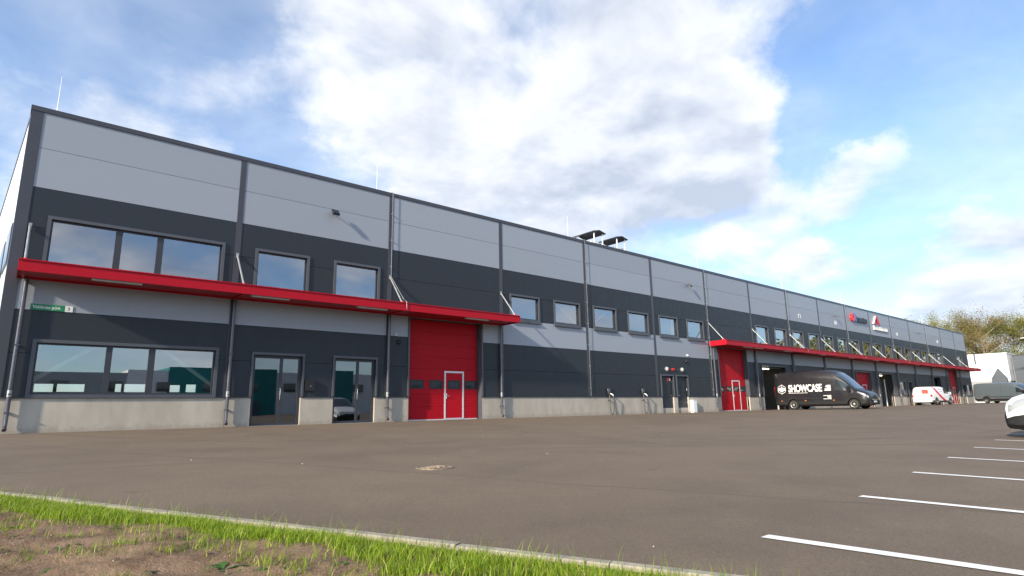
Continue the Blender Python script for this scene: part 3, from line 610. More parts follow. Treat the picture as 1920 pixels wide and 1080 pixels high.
# ------------------------------------------------------------------ sectional garage doors
def garage(x0, x1, h, passdoor=1.91):
    g = empty('garage_door', (x0, 0, 0), 0, parent=WH); W_ = x1-x0; yd = 0.235
    m2 = MB(); holed(m2, -.075, W_+.075, ZP+.01, h+.08, -0.04, 0.0, [(0, W_, -1, h)]); build_raw(m2, 'flashing', 'flash', g)
    m2 = MB(); holed(m2, .001, W_-.001, 0, h-.001, 0.2405, 0.34, [(.10, W_-.10, -1, h-.12)]); build_raw(m2, 'guide_frame', 'frame_dark', g)
    for a, b in ((-.0, .012), (W_-.012, W_)): MB().box(a, b, .006, .24, 0.0 if x0 < 20 else ZP-.02, h-.002).build('reveal_trim', 'flash', g)
    n = max(5, round(h/0.53)); sh = (h-.06)/n; wz = (1.34, 1.68); pa, pb = passdoor, passdoor+1.04
    wx = [(.20, .85), (1.16, 1.80), (2.12, 2.75), (3.02, 3.64)]
    for k in range(n):
        z0, z1 = .05+k*sh+.004, .05+(k+1)*sh-.004; ops = [(a, b, *wz) for a, b in wx]
        nb = 4
        for sa, sb_ in ([(.09, pa), (pb, W_-.09)] if z1 < 2.1 else [(.09, W_-.09)]):
            m2 = MB(); oo = [o for o in ops if o[0] < sb_ and o[1] > sa] + ([(pa, pb, -1, 2.10)] if z0 < 2.1 <= z1 else [])
            for j in range(nb):     # ribs: each section is rolled into four shallow bands
                za, zb = z0+(z1-z0)*j/nb, z0+(z1-z0)*(j+1)/nb-.010
                holed(m2, sa, sb_, za, zb, yd, yd+.03, oo)
                holed(m2, sa, sb_, zb, zb+.010, yd+.006, yd+.03, oo)
            build_raw(m2, 'door_section', 'red_door', g)
    for a, b in wx:
        m2 = MB(); holed(m2, a-.02, b+.02, wz[0]-.02, wz[1]+.02, yd-.012, yd+.02, [(a+.045, b-.045, wz[0]+.04, wz[1]-.04)]); build_raw(m2, 'window_frame', 'black', g)
        MB().quad((a+.04, yd+.004, wz[0]+.035), (b-.04, yd+.004, wz[0]+.035), (b-.04, yd+.004, wz[1]-.035), (a+.04, yd+.004, wz[1]-.035)).build('pane', 'van_glass', g)
    m2 = MB(); holed(m2, pa, pb, .03, 2.10, yd-.018, yd+.03, [(pa+.075, pb-.075, .08, 2.02)]); build_raw(m2, 'pass_door_frame', 'alu', g)
    ops = [(*wx[2], *wz)]
    m2 = MB(); holed(m2, pa+.08, pb-.08, .085, 2.015, yd-.004, yd+.03, ops); build_raw(m2, 'pass_door', 'red_door', g)
    MB().tube([(pa+.11, yd-.01, 1.02), (pa+.11, yd-.06, 1.02), (pa+.23, yd-.065, 1.02)], .012, 6).build('handle', 'steel', g, 60)
    MB().box(pa+.09, pa+.13, yd-.022, yd-.004, .90, 1.14).build('lock_plate', 'alu', g)
    MB().box(.09, W_-.09, yd-.01, yd+.03, .004, .05).build('bottom_seal', 'alu', g)
for a, b, h in gdoors: garage(a, b, h)
for gi_, (a, b, h) in enumerate(gates):
    g = empty('open_gateway', (a, 0, 0), 0, parent=WH); W_ = b-a
    m2 = MB(); holed(m2, -.075, W_+.075, ZP+.01, h+.08, -0.04, 0.0, [(0, W_, -1, h)]); build_raw(m2, 'flashing', 'flash', g)
    m2 = MB(); holed(m2, .001, W_-.001, 0, h-.001, 0.2405, 0.34, [(.10, W_-.10, -1, h-.12)]); build_raw(m2, 'guide_frame', 'frame_dark', g)
    MB().box(.12, W_-.12, .35, 2.6, h+.05, h+.12).build('raised_door', 'red_door', g)
    if gi_ < 2: MB().box(.15, 1.5, .20, .28, h-.20, h-.13).build('lamp_tube', 'tube', g)
    # shelving and goods in the hall behind the gate
    for k in range(4):
        xs_ = .5+k*.8; MB().box(xs_, xs_+.05, 3.0, 3.05, 0, 2.9).build('shelf_post', 'brace' if k % 2 else 'inside_dark', g)
    for z in (.5, 1.3, 2.1): MB().box(.5, 3.1, 3.0, 3.6, z, z+.04).build('shelf_board', 'inside_dark', g)
    MB().box(W_-.62, W_-.5, .55, .62, 0, 2.7).build('leaning_profile', 'brace', g)
# ------------------------------------------------------------------ canopies
CD, CZ0, CZ1 = 1.30, 4.30, 4.625
def canopy(x0, x1, ties, lamps, ends=True):
    c = empty('canopy', (x0, 0, CZ0), 0, parent=WH); L = x1-x0
    MB().box(0.02, L-.02, -CD+.02, -0.046, 0.05, 0.10).build('soffit', 'soffit', c)
    n = max(1, round(L/6.0))
    for k in range(n):
        a, b = L*k/n + (0.002 if k else 0), L*(k+1)/n-.002
        m2 = MB(); prof = [(-CD+.06, 0.0), (-CD, 0.0), (-CD, CZ1-CZ0-.035), (-CD-.028, CZ1-CZ0-.03), (-CD-.028, CZ1-CZ0), (-CD+.06, CZ1-CZ0), (-CD+.06, CZ1-CZ0-.012), (-CD+.012, CZ1-CZ0-.012), (-CD+.012, .012), (-CD+.06, .012)]
        m2.prism(prof, 'x', a, b); m2.build('fascia', 'red', c)
    for a, s_ in ((0.0, 1), (L, -1)):
        MB().box(*sorted((a, a+s_*.018)), -CD+.013, -0.046, 0.0, CZ1-CZ0-.004).build('end_plate', 'red', c)
    MB().box(0.02, L-.02, -0.12, -0.046, 0.0, 0.14).build('wall_channel', 'red', c)
    for t in ties:
        x = t-x0
        MB().box(x-.035, x+.035, -CD+.02, -.05, -.0, .05).build('beam', 'red', c)
        MB().prism([(-CD+.12, CZ1-CZ0-.02), (-CD+.40, CZ1-CZ0-.02), (-CD+.30, CZ1-CZ0+.10), (-CD+.22, CZ1-CZ0+.10)], 'x', x-.015, x+.015).build('bracket', 'logo_red', c)
        top = Vector((x, -.06, 5.86-CZ0)); bot = Vector((x, -CD+.26, CZ1-CZ0+.06))
        MB().tube([top, bot], .033, 10).build('tie_rod', 'galv', c, 60)
        MB().box(x-.04, x+.04, -.075, -.036, 5.78-CZ0, 5.95-CZ0).build('tie_anchor', 'galv', c)
    for a, b in lamps:
        MB().box(a-x0, b-x0, -1.20, -1.08, -.045, .048).build('lamp', 'white_lamp', c)
canopy(0.20, 18.05, [0.33, 6.0, 12.0, 17.95], [(1.85, 3.1), (6.25, 7.5), (10.05, 11.3), (15.05, 16.3)])
canopy(36.0, XE, [36.08] + [6.0*k for k in range(7, 17)] + [XE-.08], [(6*k+o, 6*k+o+1.25) for k in range(6, 17) for o in (2.4,)] + [(39.9, 41.1)])
# downpipes
def downpipe(x, z1=4.32, dx=0.0):
    d = empty('downpipe', (x, 0, 0), 0, parent=WH)
    MB().tube([(dx, -.10, z1), (dx, -.10, 1.14), (dx*.8, -.105, 1.06), (0, -.10, 0.98), (0, -.10, .24), (0.0, -.12, .16), (0, -.19, .10)], .055, 12).build('pipe', 'pipe', d, 50)
    MB().tube([(dx*.2, -.10, .99), (dx, -.10, 1.17)], .0585, 12).build('joint_collar', 'galv', d, 50)
    for z in (.55, 2.4): MB().box(-.065, .065, -.165, .011, z, z+.03).build('clamp', 'pipe', d)
for x in (0.43, 6.02, 11.98, 17.88, 36.32): downpipe(x)
for k in range(7, 17): downpipe(6.0*k+.04)
# lightning conductors
for k in (2, 4, 6, 8, 10, 12, 14):
    lc = empty('lightning_conductor', (6.0*k+(.0 if k != 6 else -.03), 0, 0), 0, parent=WH); zb = 5.9 if k in (2, 8, 10, 12, 14) else 1.02
    MB().tube([(0.02, .05, H+.05), (.02, -.085, H+.03), (.02, -.085, zb)], .011, 6).build('wire', 'galv', lc)
    for z in np.arange(zb+.4, 9.4, 1.15): MB().box(-.01, .05, -.10, -.03, z, z+.035).build('clip', 'galv', lc)
    if zb > 5: MB().tube([(.02, -.085, 5.9), (.06, -CD+.2, 4.78), (.06, -CD-.02, 4.66), (.06, -CD-.035, 4.35)], .010, 6).build('wire', 'galv', lc)
for x in (0.55, 11.35, 22.9, 35.6, 47.9, 59.9, 71.9, 83.9):
    MB().tube([(x, .12, H-.02), (x, .12, H+.25), (x, .12, 10.78)], [.016, .012, .006], 6).build('lightning_rod', 'white', WH)
# roof ventilation hoods
for i, (x, lab) in enumerate(((27.75, 'left'), (30.0, 'right'))):
    rv = empty('roof_vent', (x, 2.5, 9.3), 0, ('roof ventilation hood on white posts, the one nearer the left corner of the roof' if i == 0 else 'roof ventilation hood on white posts, the one farther along the roof to the right'), 'roof vent', 'ventilation hoods on the flat roof')
    MB().box(.1, 1.0, .25, 1.5, 0, 1.55).build('housing', 'white', rv)
    for k in range(5): MB().box(.18, .92, .225, .25, .75+k*.14, .82+k*.14).build('louvre', 'pipe', rv)
    for px in (.12, .92):
        for py in (.06, 1.65): MB().box(px, px+.06, py, py+.06, 0, 2.12).build('post', 'white', rv)
    MB().prism([(-.06, 2.10), (.55, 2.24), (1.16, 2.10), (1.16, 2.14), (.55, 2.285), (-.06, 2.14)], 'y', -.05, 1.8).build('hood', 'trim_dark', rv)
# ------------------------------------------------------------------ things fixed to the facade
def floodlight(x, z, lab):
    f = empty('floodlight', (x, -.01, z), 0, lab, 'floodlight', 'floodlights high on the facade')
    MB().tube([(0, .01, 0), (0, -.10, .0), (0, -.16, -.02)], .018, 6).build('arm', 'black', f)
    m2 = MB().box(-.15, .15, -.04, .04, -.11, .11); o = m2.build('housing', 'black', f); o.location = (0.03, -.24, -.01); o.rotation_euler = (-.55, 0, .25)
    m2 = MB().box(-.12, .12, -.048, -.041, -.085, .085); q = m2.build('lens', 'van_glass', f); q.location = o.location; q.rotation_euler = o.rotation_euler
floodlight(9.4, 8.12, 'black floodlight on the light grey wall above the two glass entrance doors')
floodlight(33.9, 8.2, 'black floodlight high on the wall above the pair of grey service doors')
floodlight(57.5, 8.2, 'small black floodlight on the wall left of the red and blue logo')
floodlight(81.2, 8.23, 'farthest floodlight, high on the facade right of the letter A sign')
for i, (x, z) in enumerate(((50.05, 7.42), (57.4, 7.44), (73.7, 7.48), (88.3, 7.52))):
    p = empty('unit_number_plate', (x, -.002, z), 0, ['pale outlined unit plate on the wall nearest the charging points', 'pale unit plate just left of the red and blue logo', 'pale unit plate right of the letter A sign', 'farthest pale unit plate near the end of the facade'][i], 'plate', 'small pale plates on the upper wall')
    m2 = MB(); holed(m2, 0, .46, 0, .34, -.012, 0, [(.07, .39, -.01 if i == 0 else .06, .27)]); build_raw(m2, 'outline', 'white', p)
    if i: MB().box(.16, .3, -.010, 0, .08, .24).build('figure', 'white', p)
# street address sign
s_ = empty('address_sign', (0.60, -.004, 3.445), 0, 'green and white street address sign at the left corner reading Valdmäe põik 3', 'sign')
MB().box(0, .79, -.014, 0, 0, .175).build('green_board', 'green_sign', s_); MB().box(.795, .98, -.014, 0, 0, .175).build('white_board', 'white', s_)
inst('lettering', text_mesh('Valdmäe põik', .118, 'white', 'lettering', .001, .0012), s_, (.05, -.0155, .052), (math.pi/2, 0, 0))
inst('lettering', text_mesh('3', .12, 'black', 'lettering', .001, .001), s_, (.85, -.0155, .046), (math.pi/2, 0, 0))
# mailbox
mbx = empty('mailbox', (8.66, 0, 1.20), 0, 'dark mailbox on the charcoal wall between the glass entrance doors', 'mailbox')
MB().box(0, .33, -.12, 0, 0, .40).build('box', 'black', mbx); MB().box(.04, .29, -.126, -.121, .31, .345).build('slot', 'black', mbx); MB().lathe([(.016, 0), (.016, -.008)], (.17, -.12, .17), 'y', 10).build('lock', 'steel', mbx)
def dome(name, x, z, lab, r=.055, m='white', cat='camera'):
    d = empty(name, (x, 0, z), 0, lab, cat)
    MB().lathe([(r*1.05, 0), (r*1.05, -.03), (r, -.045)], (0, 0, 0), 'y', 14).build('base', m, d, 40)
    MB().lathe([(r*.9, -.045), (r*.75, -.075), (r*.4, -.098), (.002, -.104)], (0, 0, 0), 'y', 14).build('dome', m, d, 60)
dome('sensor', 12.35, 3.50, 'small white dome sensor left of the big red door near the entrance', .05, 'white', 'sensor')
dome('security_camera', 12.5, 3.20, 'black dome camera left of the big red door near the entrance', .10, 'black')
dome('sensor', 33.33, 3.56, 'white dome sensor above the pair of grey service doors', .06, 'white', 'sensor')
dome('security_camera', 33.18, 3.17, 'black camera on the wall right of the service door lamps', .11, 'black')
for x, lab in ((30.99, 'left of two round bulkhead lamps above the service doors'), (32.6, 'right of two round bulkhead lamps above the service doors')):
    l_ = empty('bulkhead_lamp', (x, 0, 2.63), 0, lab, 'lamp', 'round lamps above the service doors')
    MB().lathe([(.15, 0), (.15, -.05), (.13, -.07)], (0, 0, 0), 'y', 18).build('ring', 'galv', l_, 40); MB().lathe([(.125, -.06), (.11, -.10), (.06, -.13), (.002, -.138)], (0, 0, 0), 'y', 18).build('globe', 'white_lamp', l_, 60)
al = empty('alarm_beacon', (31.65, 0, 2.63), 0, 'red alarm beacon between the two round lamps above the service doors', 'alarm')
MB().box(-.12, .12, -.07, 0, -.06, .06).build('base', 'red_sign', al); MB().lathe([(.05, -.07), (.045, -.13), (.002, -.15)], (0, 0, 0), 'y', 12).build('beacon', 'tail', al, 50)
cb = empty('white_cabinet', (33.28, 0, 0), 0, 'low white cabinet against the plinth beside the service doors', 'cabinet')
MB().box(0, .40, -.22, .01, 0.0, .74).build('body', 'white', cb); MB().box(.02, .38, -.228, -.221, .03, .71).build('door', 'white', cb); MB().box(-.01, .41, -.235, .01, .741, .76).build('lid', 'white', cb)
# charging points with hanging cable
def charger(x, lab):
    c = empty('charging_point', (x, 0, 0), 0, lab, 'charger', 'charging points on the wall')
    m2 = MB().box(-.10, .10, -.09, 0, 1.06, 1.46); m2.build('housing', 'black', c); MB().box(-.085, .085, -.097, -.091, 1.20, 1.44).build('face', 'pipe', c)
    MB().tube([(-.10, -.05, 1.40), (-.115, -.09, 1.30), (-.10, -.10, 1.15)], .022, 8).build('side_cover', 'pipe', c, 50)
    MB().tube([(.06, -.08, 1.14), (.11, -.17, 1.10), (.15, -.22, 1.02)], [.03, .034, .026], 8).build('plug', 'white', c, 50)
    pts = []
    for k in range(25):
        t = k/24; pts.append((.10 + (.16*math.sin(t*math.pi))*(1 if t > .5 else -.35) - .06*t, -.16-.06*math.sin(t*math.pi), 1.02 - 1.0*math.sin(min(1, t*1.0)*math.pi)**.55 + .02*t))
    pts = [(-.03, -.10, 1.07), (-.05, -.12, .8), (-.06, -.14, .5), (-.05, -.15, .2), (-.01, -.16, .07), (.06, -.17, .03), (.13, -.18, .07), (.17, -.19, .2), (.17, -.20, .5), (.16, -.21, .8), (.15, -.22, 1.02)]
    MB().tube(pts, .027, 8).build('cable', 'curb_cable', c, 60)
    MB().lathe([(.045, 0.01), (.045, -.09), (.02, -.11)], (.02, 0, .78), 'y', 10).build('cable_hook', 'black', c, 40)
charger(25.5, 'wall charging point with hanging cable loop, nearer the red entrance canopy'); charger(28.5, 'wall charging point with hanging cable loop, nearer the service doors')
# company signs on the facade
g1 = empty('company_sign', (61.15, -.02, 8.05), 0, 'company sign with red and blue emblem and dark letters on the upper wall', 'sign')
def arc(cx, cz, r0, r1, a0, a1, y0, y1, sx=1.0, n=12):
    m2 = MB(); poly = [(cx+sx*r1*math.cos(a0+(a1-a0)*k/n), cz+r1*math.sin(a0+(a1-a0)*k/n)) for k in range(n+1)] + [(cx+sx*r0*math.cos(a1+(a0-a1)*k/n), cz+r0*math.sin(a1+(a0-a1)*k/n)) for k in range(n+1)]
    k = len(poly); m2.v = [(p[0], y0, p[1]) for p in poly] + [(p[0], y1, p[1]) for p in poly]
    for i in range(n): m2.f += [(i, i+1, k-2-i, k-1-i), (k+i, k+i+1, 2*k-2-i, 2*k-1-i)]
    for i in range(k): j = (i+1) % k; m2.f.append((i, j, k+j, k+i))
    return m2
arc(.55, .38, .22, .42, math.pi*.55, math.pi*1.45, -.16, 0, 1.25).build('emblem_half', 'logo_red', g1)
arc(.35, .38, .20, .40, -math.pi*.42, math.pi*.42, -.16, 0, 1.25).build('emblem_half', 'logo_red', g1)
MB().prism([(.86, .78), (1.06, .78), (1.16, .45), (1.16, .02), (.98, .02), (.98, .42)], 'y', -.16, 0).build('emblem_stroke', 'logo_blue', g1)
MB().box(1.25, 1.42, -.12, 0, .50, .62).build('emblem_dot', 'logo_red', g1)
lx = 1.28
for k, (wd, hh) in enumerate(((.28, .44), (.30, .40), (.27, .44), (.32, .40), (.30, .40), (.27, .48), (.32, .40), (.30, .40))):
    m2 = MB(); holed(m2, 0, wd, 0, hh, -.14, 0, [(.09, wd-.08, .10 if k % 2 else -.1, hh-.11)]); o = build_raw(m2, 'letter', 'logo_black', g1); o.location = (lx, 0, .06); lx += wd+.05
g2 = empty('company_sign', (66.85, -.02, 7.62), 0, 'company sign with large red and white letter A emblem above a row of white letters', 'sign')
MB().prism([(.02, .62), (.24, .62), (1.02, 1.46), (.80, 1.46)], 'y', -.14, 0).build('emblem_stroke', 'white', g2)
MB().prism([(1.02, 1.46), (1.26, 1.46), (1.82, .62), (1.48, .62), (1.0, 1.22), (.94, 1.34)], 'y', -.14, 0).build('emblem_stroke', 'red_sign', g2)
MB().prism([(.0, .55), (.06, .55), (.95, 1.50), (.87, 1.50)], 'y', -.15, -.05).build('emblem_edge', 'red_sign', g2)
lx = .08
for k, (wd, hh) in enumerate(((.22, .42), (.42, .30), (.44, .30), (.40, .30), (.48, .36), (.50, .30), (.46, .30), (.40, .34))):
    m2 = MB(); holed(m2, 0, wd, 0, hh, -.10, 0, [] if k == 0 else [(.10, wd-.10, .08, hh-.08)]); o = build_raw(m2, 'letter', 'white', g2); o.location = (lx, 0, .02); lx += wd+.07
# ------------------------------------------------------------------ vans
def make_van(name, loc, heading, L, W, st, m, label, wheel_r, axles, group=None, extra=None, bumper_z=.60, bumper_m='plastic'):
    """st: list of (s, zb, zbelt, zwin, zt, hw, hwt): s measured back from the nose."""
    v = empty(name, loc, heading, label, 'van', group)
    S = np.array(st, float)
    # densify around the wheel arches
    ss = set(S[:, 0]); R = wheel_r + .07
    for ax in axles:
        for k in range(-6, 7): ss.add(ax + R*math.sin(k/6*math.pi/2))
    ss = np.array(sorted(x for x in ss if 0 <= x <= L)); cols = [np.interp(ss, S[:, 0], S[:, k]) for k in range(1, 7)]
    zb, zbelt, zwin, zt, hw, hwt = cols; arch = np.zeros(len(ss))
    for ax in axles:
        inside = np.abs(ss-ax) < R; arch[inside] = np.sqrt(np.maximum(0, R*R-(ss[inside]-ax)**2)) + wheel_r
    zlow = np.maximum(zb, arch)
    def row(i):
        b, bl, wn, t, h, ht = zb[i], zbelt[i], zwin[i], zt[i], hw[i], hwt[i]; lo = zlow[i]; mid = lo+(bl-lo)*.5
        return [(h*.55, max(b, min(lo, b+.0))), (h-.10, lo if arch[i] else b), (h-.012, lo + (.0 if arch[i] else .10)), (h, max(mid, lo+.02)), (h*.995, bl), (ht+(h-ht)*.12, wn), (ht-.035, wn+(t-wn)*.45), (ht-.16, wn+(t-wn)*.86), (ht*.5, t-.008), (0, t)]
    rowsP = [row(i) for i in range(len(ss))]; nr = 10
    G = np.array([[(-s, y, z) for y, z in r] for s, r in zip(ss, rowsP)])       # local: x forward (nose at 0), y left, z up
    G[:, :, 0] += L/2
    def surf(s, vv_):
        i = min(max(np.searchsorted(ss, s)-1, 0), len(ss)-2); f = (s-ss[i])/(ss[i+1]-ss[i]); j = min(int(vv_), nr-2); g = vv_-j
        return (G[i, j]*(1-f)*(1-g) + G[i+1, j]*f*(1-g) + G[i, j+1]*(1-f)*g + G[i+1, j+1]*f*g)
    b = MB(); n = len(ss)
    for side in (1, -1):
        base = len(b.v); b.v += [(p[0], p[1]*side, p[2]) for r in G for p in r]
        for i in range(n-1):
            for j in range(nr-1):
                q = (base+i*nr+j, base+(i+1)*nr+j, base+(i+1)*nr+j+1, base+i*nr+j+1); b.f.append(q if side > 0 else q[::-1])
        for j in range(nr-1):       # nose closed in bands towards the centre line
            k_ = len(b.v); b.v += [(G[0, j][0], 0.0, G[0, j][2]), (G[0, j+1][0], 0.0, G[0, j+1][2])]; b.f.append((base+j, base+j+1, k_+1, k_))
        for j in range(nr-1):
            k_ = len(b.v); g0, g1_ = G[n-1, j], G[n-1, j+1]; b.v += [(g0[0], 0.0, g0[2]), (g1_[0], 0.0, g1_[2])]; b.f.append((base+(n-1)*nr+j, base+(n-1)*nr+j+1, k_+1, k_))
        # underside
        for i in range(n-1): q = (base+i*nr, base+(i+1)*nr); 
    me = bpy.data.meshes.new('body'); me.from_pydata(b.v, [], b.f); me.materials.append(MAT[m])
    bmx = bmesh.new(); bmx.from_mesh(me); bmesh.ops.remove_doubles(bmx, verts=bmx.verts, dist=.0008); bmesh.ops.recalc_face_normals(bmx, faces=bmx.faces); bmx.to_mesh(me); bmx.free()
    def carve(mesh, test, keep):
        q = bmesh.new(); q.from_mesh(mesh); bmesh.ops.delete(q, geom=[f_ for f_ in q.faces if test(f_.calc_center_median()) != keep], context='FACES'); out = bpy.data.meshes.new('bumper'); q.to_mesh(out); q.free()
        out.shade_smooth(); out.set_sharp_from_angle(angle=math.radians(32)); return out
    fb = bumper_z
    tf = lambda c: c.x > L/2-.60 and c.z < fb; trr = lambda c: c.x < -L/2+.14 and c.z < .56
    for tst in (tf, trr):
        bmsh = carve(me, tst, True); bmsh.materials.clear(); bmsh.materials.append(MAT[bumper_m]); link(bpy.data.objects.new('bumper', bmsh), v)
    me2 = carve(me, lambda c: tf(c) or trr(c), False); me2.name = 'body'; me2.materials.clear(); me2.materials.append(MAT[m]); link(bpy.data.objects.new('body', me2), v)
    MB().box(-L/2+.12, L/2-.25, -W*.38, W*.38, .22, .55).build('underbody', 'black', v)
    def patch(pname, s0, s1, v0, v1, mm, sides=(1, -1), off=.006, ns=8, nv=5, parent=None, shape=None):
        out = []
        for sd in sides:
            p = MB()
            for a in range(ns+1):
                for c in range(nv+1):
                    u_, t_ = a/ns, c/nv; s_ = s0+(s1-s0)*u_; vq = v0+(v1-v0)*t_
                    if shape: s_, vq = shape(u_, t_)
                    e = .01; q = surf(s_, vq); n_ = np.cross(surf(s_+e, vq)-surf(s_-e, vq), surf(s_, min(vq+.02, 8.99))-surf(s_, max(vq-.02, 0)))
                    n_ = n_/(np.linalg.norm(n_)+1e-9)
                    if n_[1]*1.0 < -1e-6 or (abs(n_[1]) < .2 and n_[2] < 0): n_ = -n_
                    q = q+n_*off; p.v.append((q[0], q[1]*sd, q[2]))
            for a in range(ns):
                for c in range(nv): k = a*(nv+1)+c; p.f.append((k, k+1, k+nv+2, k+nv+1))
            o = p.build(pname, mm, parent or v, 40); out.append(o)
        return out
    tyre = MB().lathe([(wheel_r*.60, -.10), (wheel_r*.93, -.105), (wheel_r, -.07), (wheel_r, .07), (wheel_r*.93, .105), (wheel_r*.60, .10)], (0, 0, 0), 'y', 28).build('wheel', 'rubber', mesh_only=True, smooth=40)
    rim = MB().lathe([(wheel_r*.62, .07), (wheel_r*.62, .108), (wheel_r*.56, .10), (wheel_r*.50, .075), (wheel_r*.22, .085), (wheel_r*.20, .11), (.001, .115)], (0, 0, 0), 'y', 28).build('rim', 'rim', mesh_only=True, smooth=30)
    for ax in axles:
        for sd in (1, -1):
            wl = inst('wheel', tyre, v, (L/2-ax, sd*(W/2-.125), wheel_r)); inst('rim', rim, wl, (0, 0, 0), (0, 0, 0 if sd > 0 else math.pi))
            arc_ = MB(); 
        MB().box(L/2-ax-R*.8, L/2-ax+R*.8, -W*.42, W*.42, .3, wheel_r+R*.72).build('wheel_well', 'black', v)
    if extra: extra(v, patch, surf)
    return v
def seam(patch, s, v0=2.1, v1=6.5, sides=(1, -1)): patch('door_seam', s-.006, s+.006, v0, v1, 'black', sides, .003, 1, 14)
def mirrors(v, x, y, z, m='black', h=.36):
    for sd in (1, -1):
        k = empty('side_mirror', (x, sd*y, z), 0, parent=v); mm = MB().box(-.07, .06, -.12, .12, -h/2, h/2); o = mm.build('housing', m, k); o.location = (0, sd*.17, 0); o.rotation_euler = (0, 0, sd*.2)
        MB().tube([(0, 0, -.08), (0, sd*.12, -.05)], .03, 6).build('arm', 'black', k); q = MB().box(-.076, -.071, -.10, .10, -h/2+.03, h/2-.03).build('mirror_glass', 'lens', k); q.location = o.location; q.rotation_euler = o.rotation_euler
def big_van(name, loc, hd, m, label, extra2=None, L=6.30, H_=2.74, group=None):
    k = (H_-1.35)/(2.74-1.35); zt = lambda z: z if z < 1.36 else 1.35+(z-1.35)*k
    st = [(0.00, .34, .62, .72, .80, .72, .62), (0.05, .30, .80, .92, .98, .84, .74), (.16, .28, .92, 1.04, 1.09, .93, .80), (.40, .26, 1.04, 1.13, 1.20, .99, .84), (.72, .26, 1.14, 1.22, 1.32, 1.01, .86),
          (.95, .26, 1.18, 1.36, 1.52, 1.02, .87), (1.30, .26, 1.20, 1.66, 1.92, 1.025, .90), (1.62, .26, 1.21, 1.90, 2.26, 1.025, .92), (1.90, .26, 1.21, 2.0, 2.50, 1.025, .935), (2.15, .26, 1.21, 2.04, 2.64, 1.025, .95), (2.5, .26, 1.21, 2.06, 2.72, 1.025, .96),
          (3.4, .26, 1.21, 2.06, 2.73, 1.025, .96), (4.6, .26, 1.21, 2.06, 2.74, 1.025, .96), (6.0, .28, 1.21, 2.06, 2.72, 1.02, .955), (6.22, .34, 1.21, 2.04, 2.68, 1.005, .94), (6.30, .42, 1.21, 2.0, 2.60, .97, .90)]
    st = [(s*L/6.30, a, b, zt(c), zt(d), e, f) for s, a, b, c, d, e, f in st]
    def ex(v, patch, surf):
        patch('windscreen', .80, 1.92, 6.25, 9.0, 'screen_glass', off=.006, ns=10, nv=8)
        patch('side_window', 1.02, 2.0, 4.12, 5.0, 'van_glass', ns=8, nv=4, shape=lambda u, t: (1.08+.95*u+.10*t*(1-u), 4.10+.92*t))
        patch('headlight', .07, .52, 3.55, 4.55, 'lens', shape=lambda u, t: (.06+.62*u, 3.55+.35*u+.75*t*(1-.35*u)))
        patch('sill_cladding', .62, L-.05, 2.0, 2.55, 'plastic', off=.006, ns=40)
        patch('side_moulding', 2.2, L-1.5, 3.02, 3.18, 'plastic', off=.010, ns=10, nv=2)
        MB().prism([(-.34, .62), (.34, .62), (.28, .88), (-.28, .88)], 'x', L/2-.02, L/2+.02).build('grille', 'black', v)
        MB().prism([(-.38, .60), (.38, .60), (.38, .64), (-.38, .64)], 'x', L/2-.01, L/2+.03).build('grille_bar', 'rim', v)
        MB().box(L/2-.01, L/2+.035, -.26, .26, .43, .54).build('number_plate', 'plate', v)
        MB().box(L/2-.04, L/2+.03, -.80, .80, .28, .58).build('bumper_centre', 'plastic', v)
        for sd in (1, -1):
            MB().box(-L/2-.012, -L/2+.10, *sorted((sd*.90, sd*.955)), .85, 1.65).build('tail_light', 'tail', v)
            for xx in (-L/2+.5, -L/2+2.2, L/2-2.2): MB().box(xx-.05, xx+.05, *sorted((sd*1.02, sd*1.035)), .60, .64).build('side_marker', 'amber', v)
            MB().box(L/2-2.02, L/2-1.86, *sorted((sd*1.024, sd*1.05)), 1.08, 1.12).build('door_handle', 'black', v)
        MB().box(-L/2-.01, -L/2+.03, -.75, .75, .38, .52).build('rear_bumper', 'plastic', v)
        for s_ in (.98, 2.08, 3.35): seam(patch, s_*L/6.30)
        mirrors(v, L/2-1.12, 1.0, 1.36)
        if extra2: extra2(v, patch, surf)
    return make_van(name, loc, hd, L, 2.05, st, m, label, .345, (.95*L/6.30, 4.985*L/6.30), group, extra=ex)
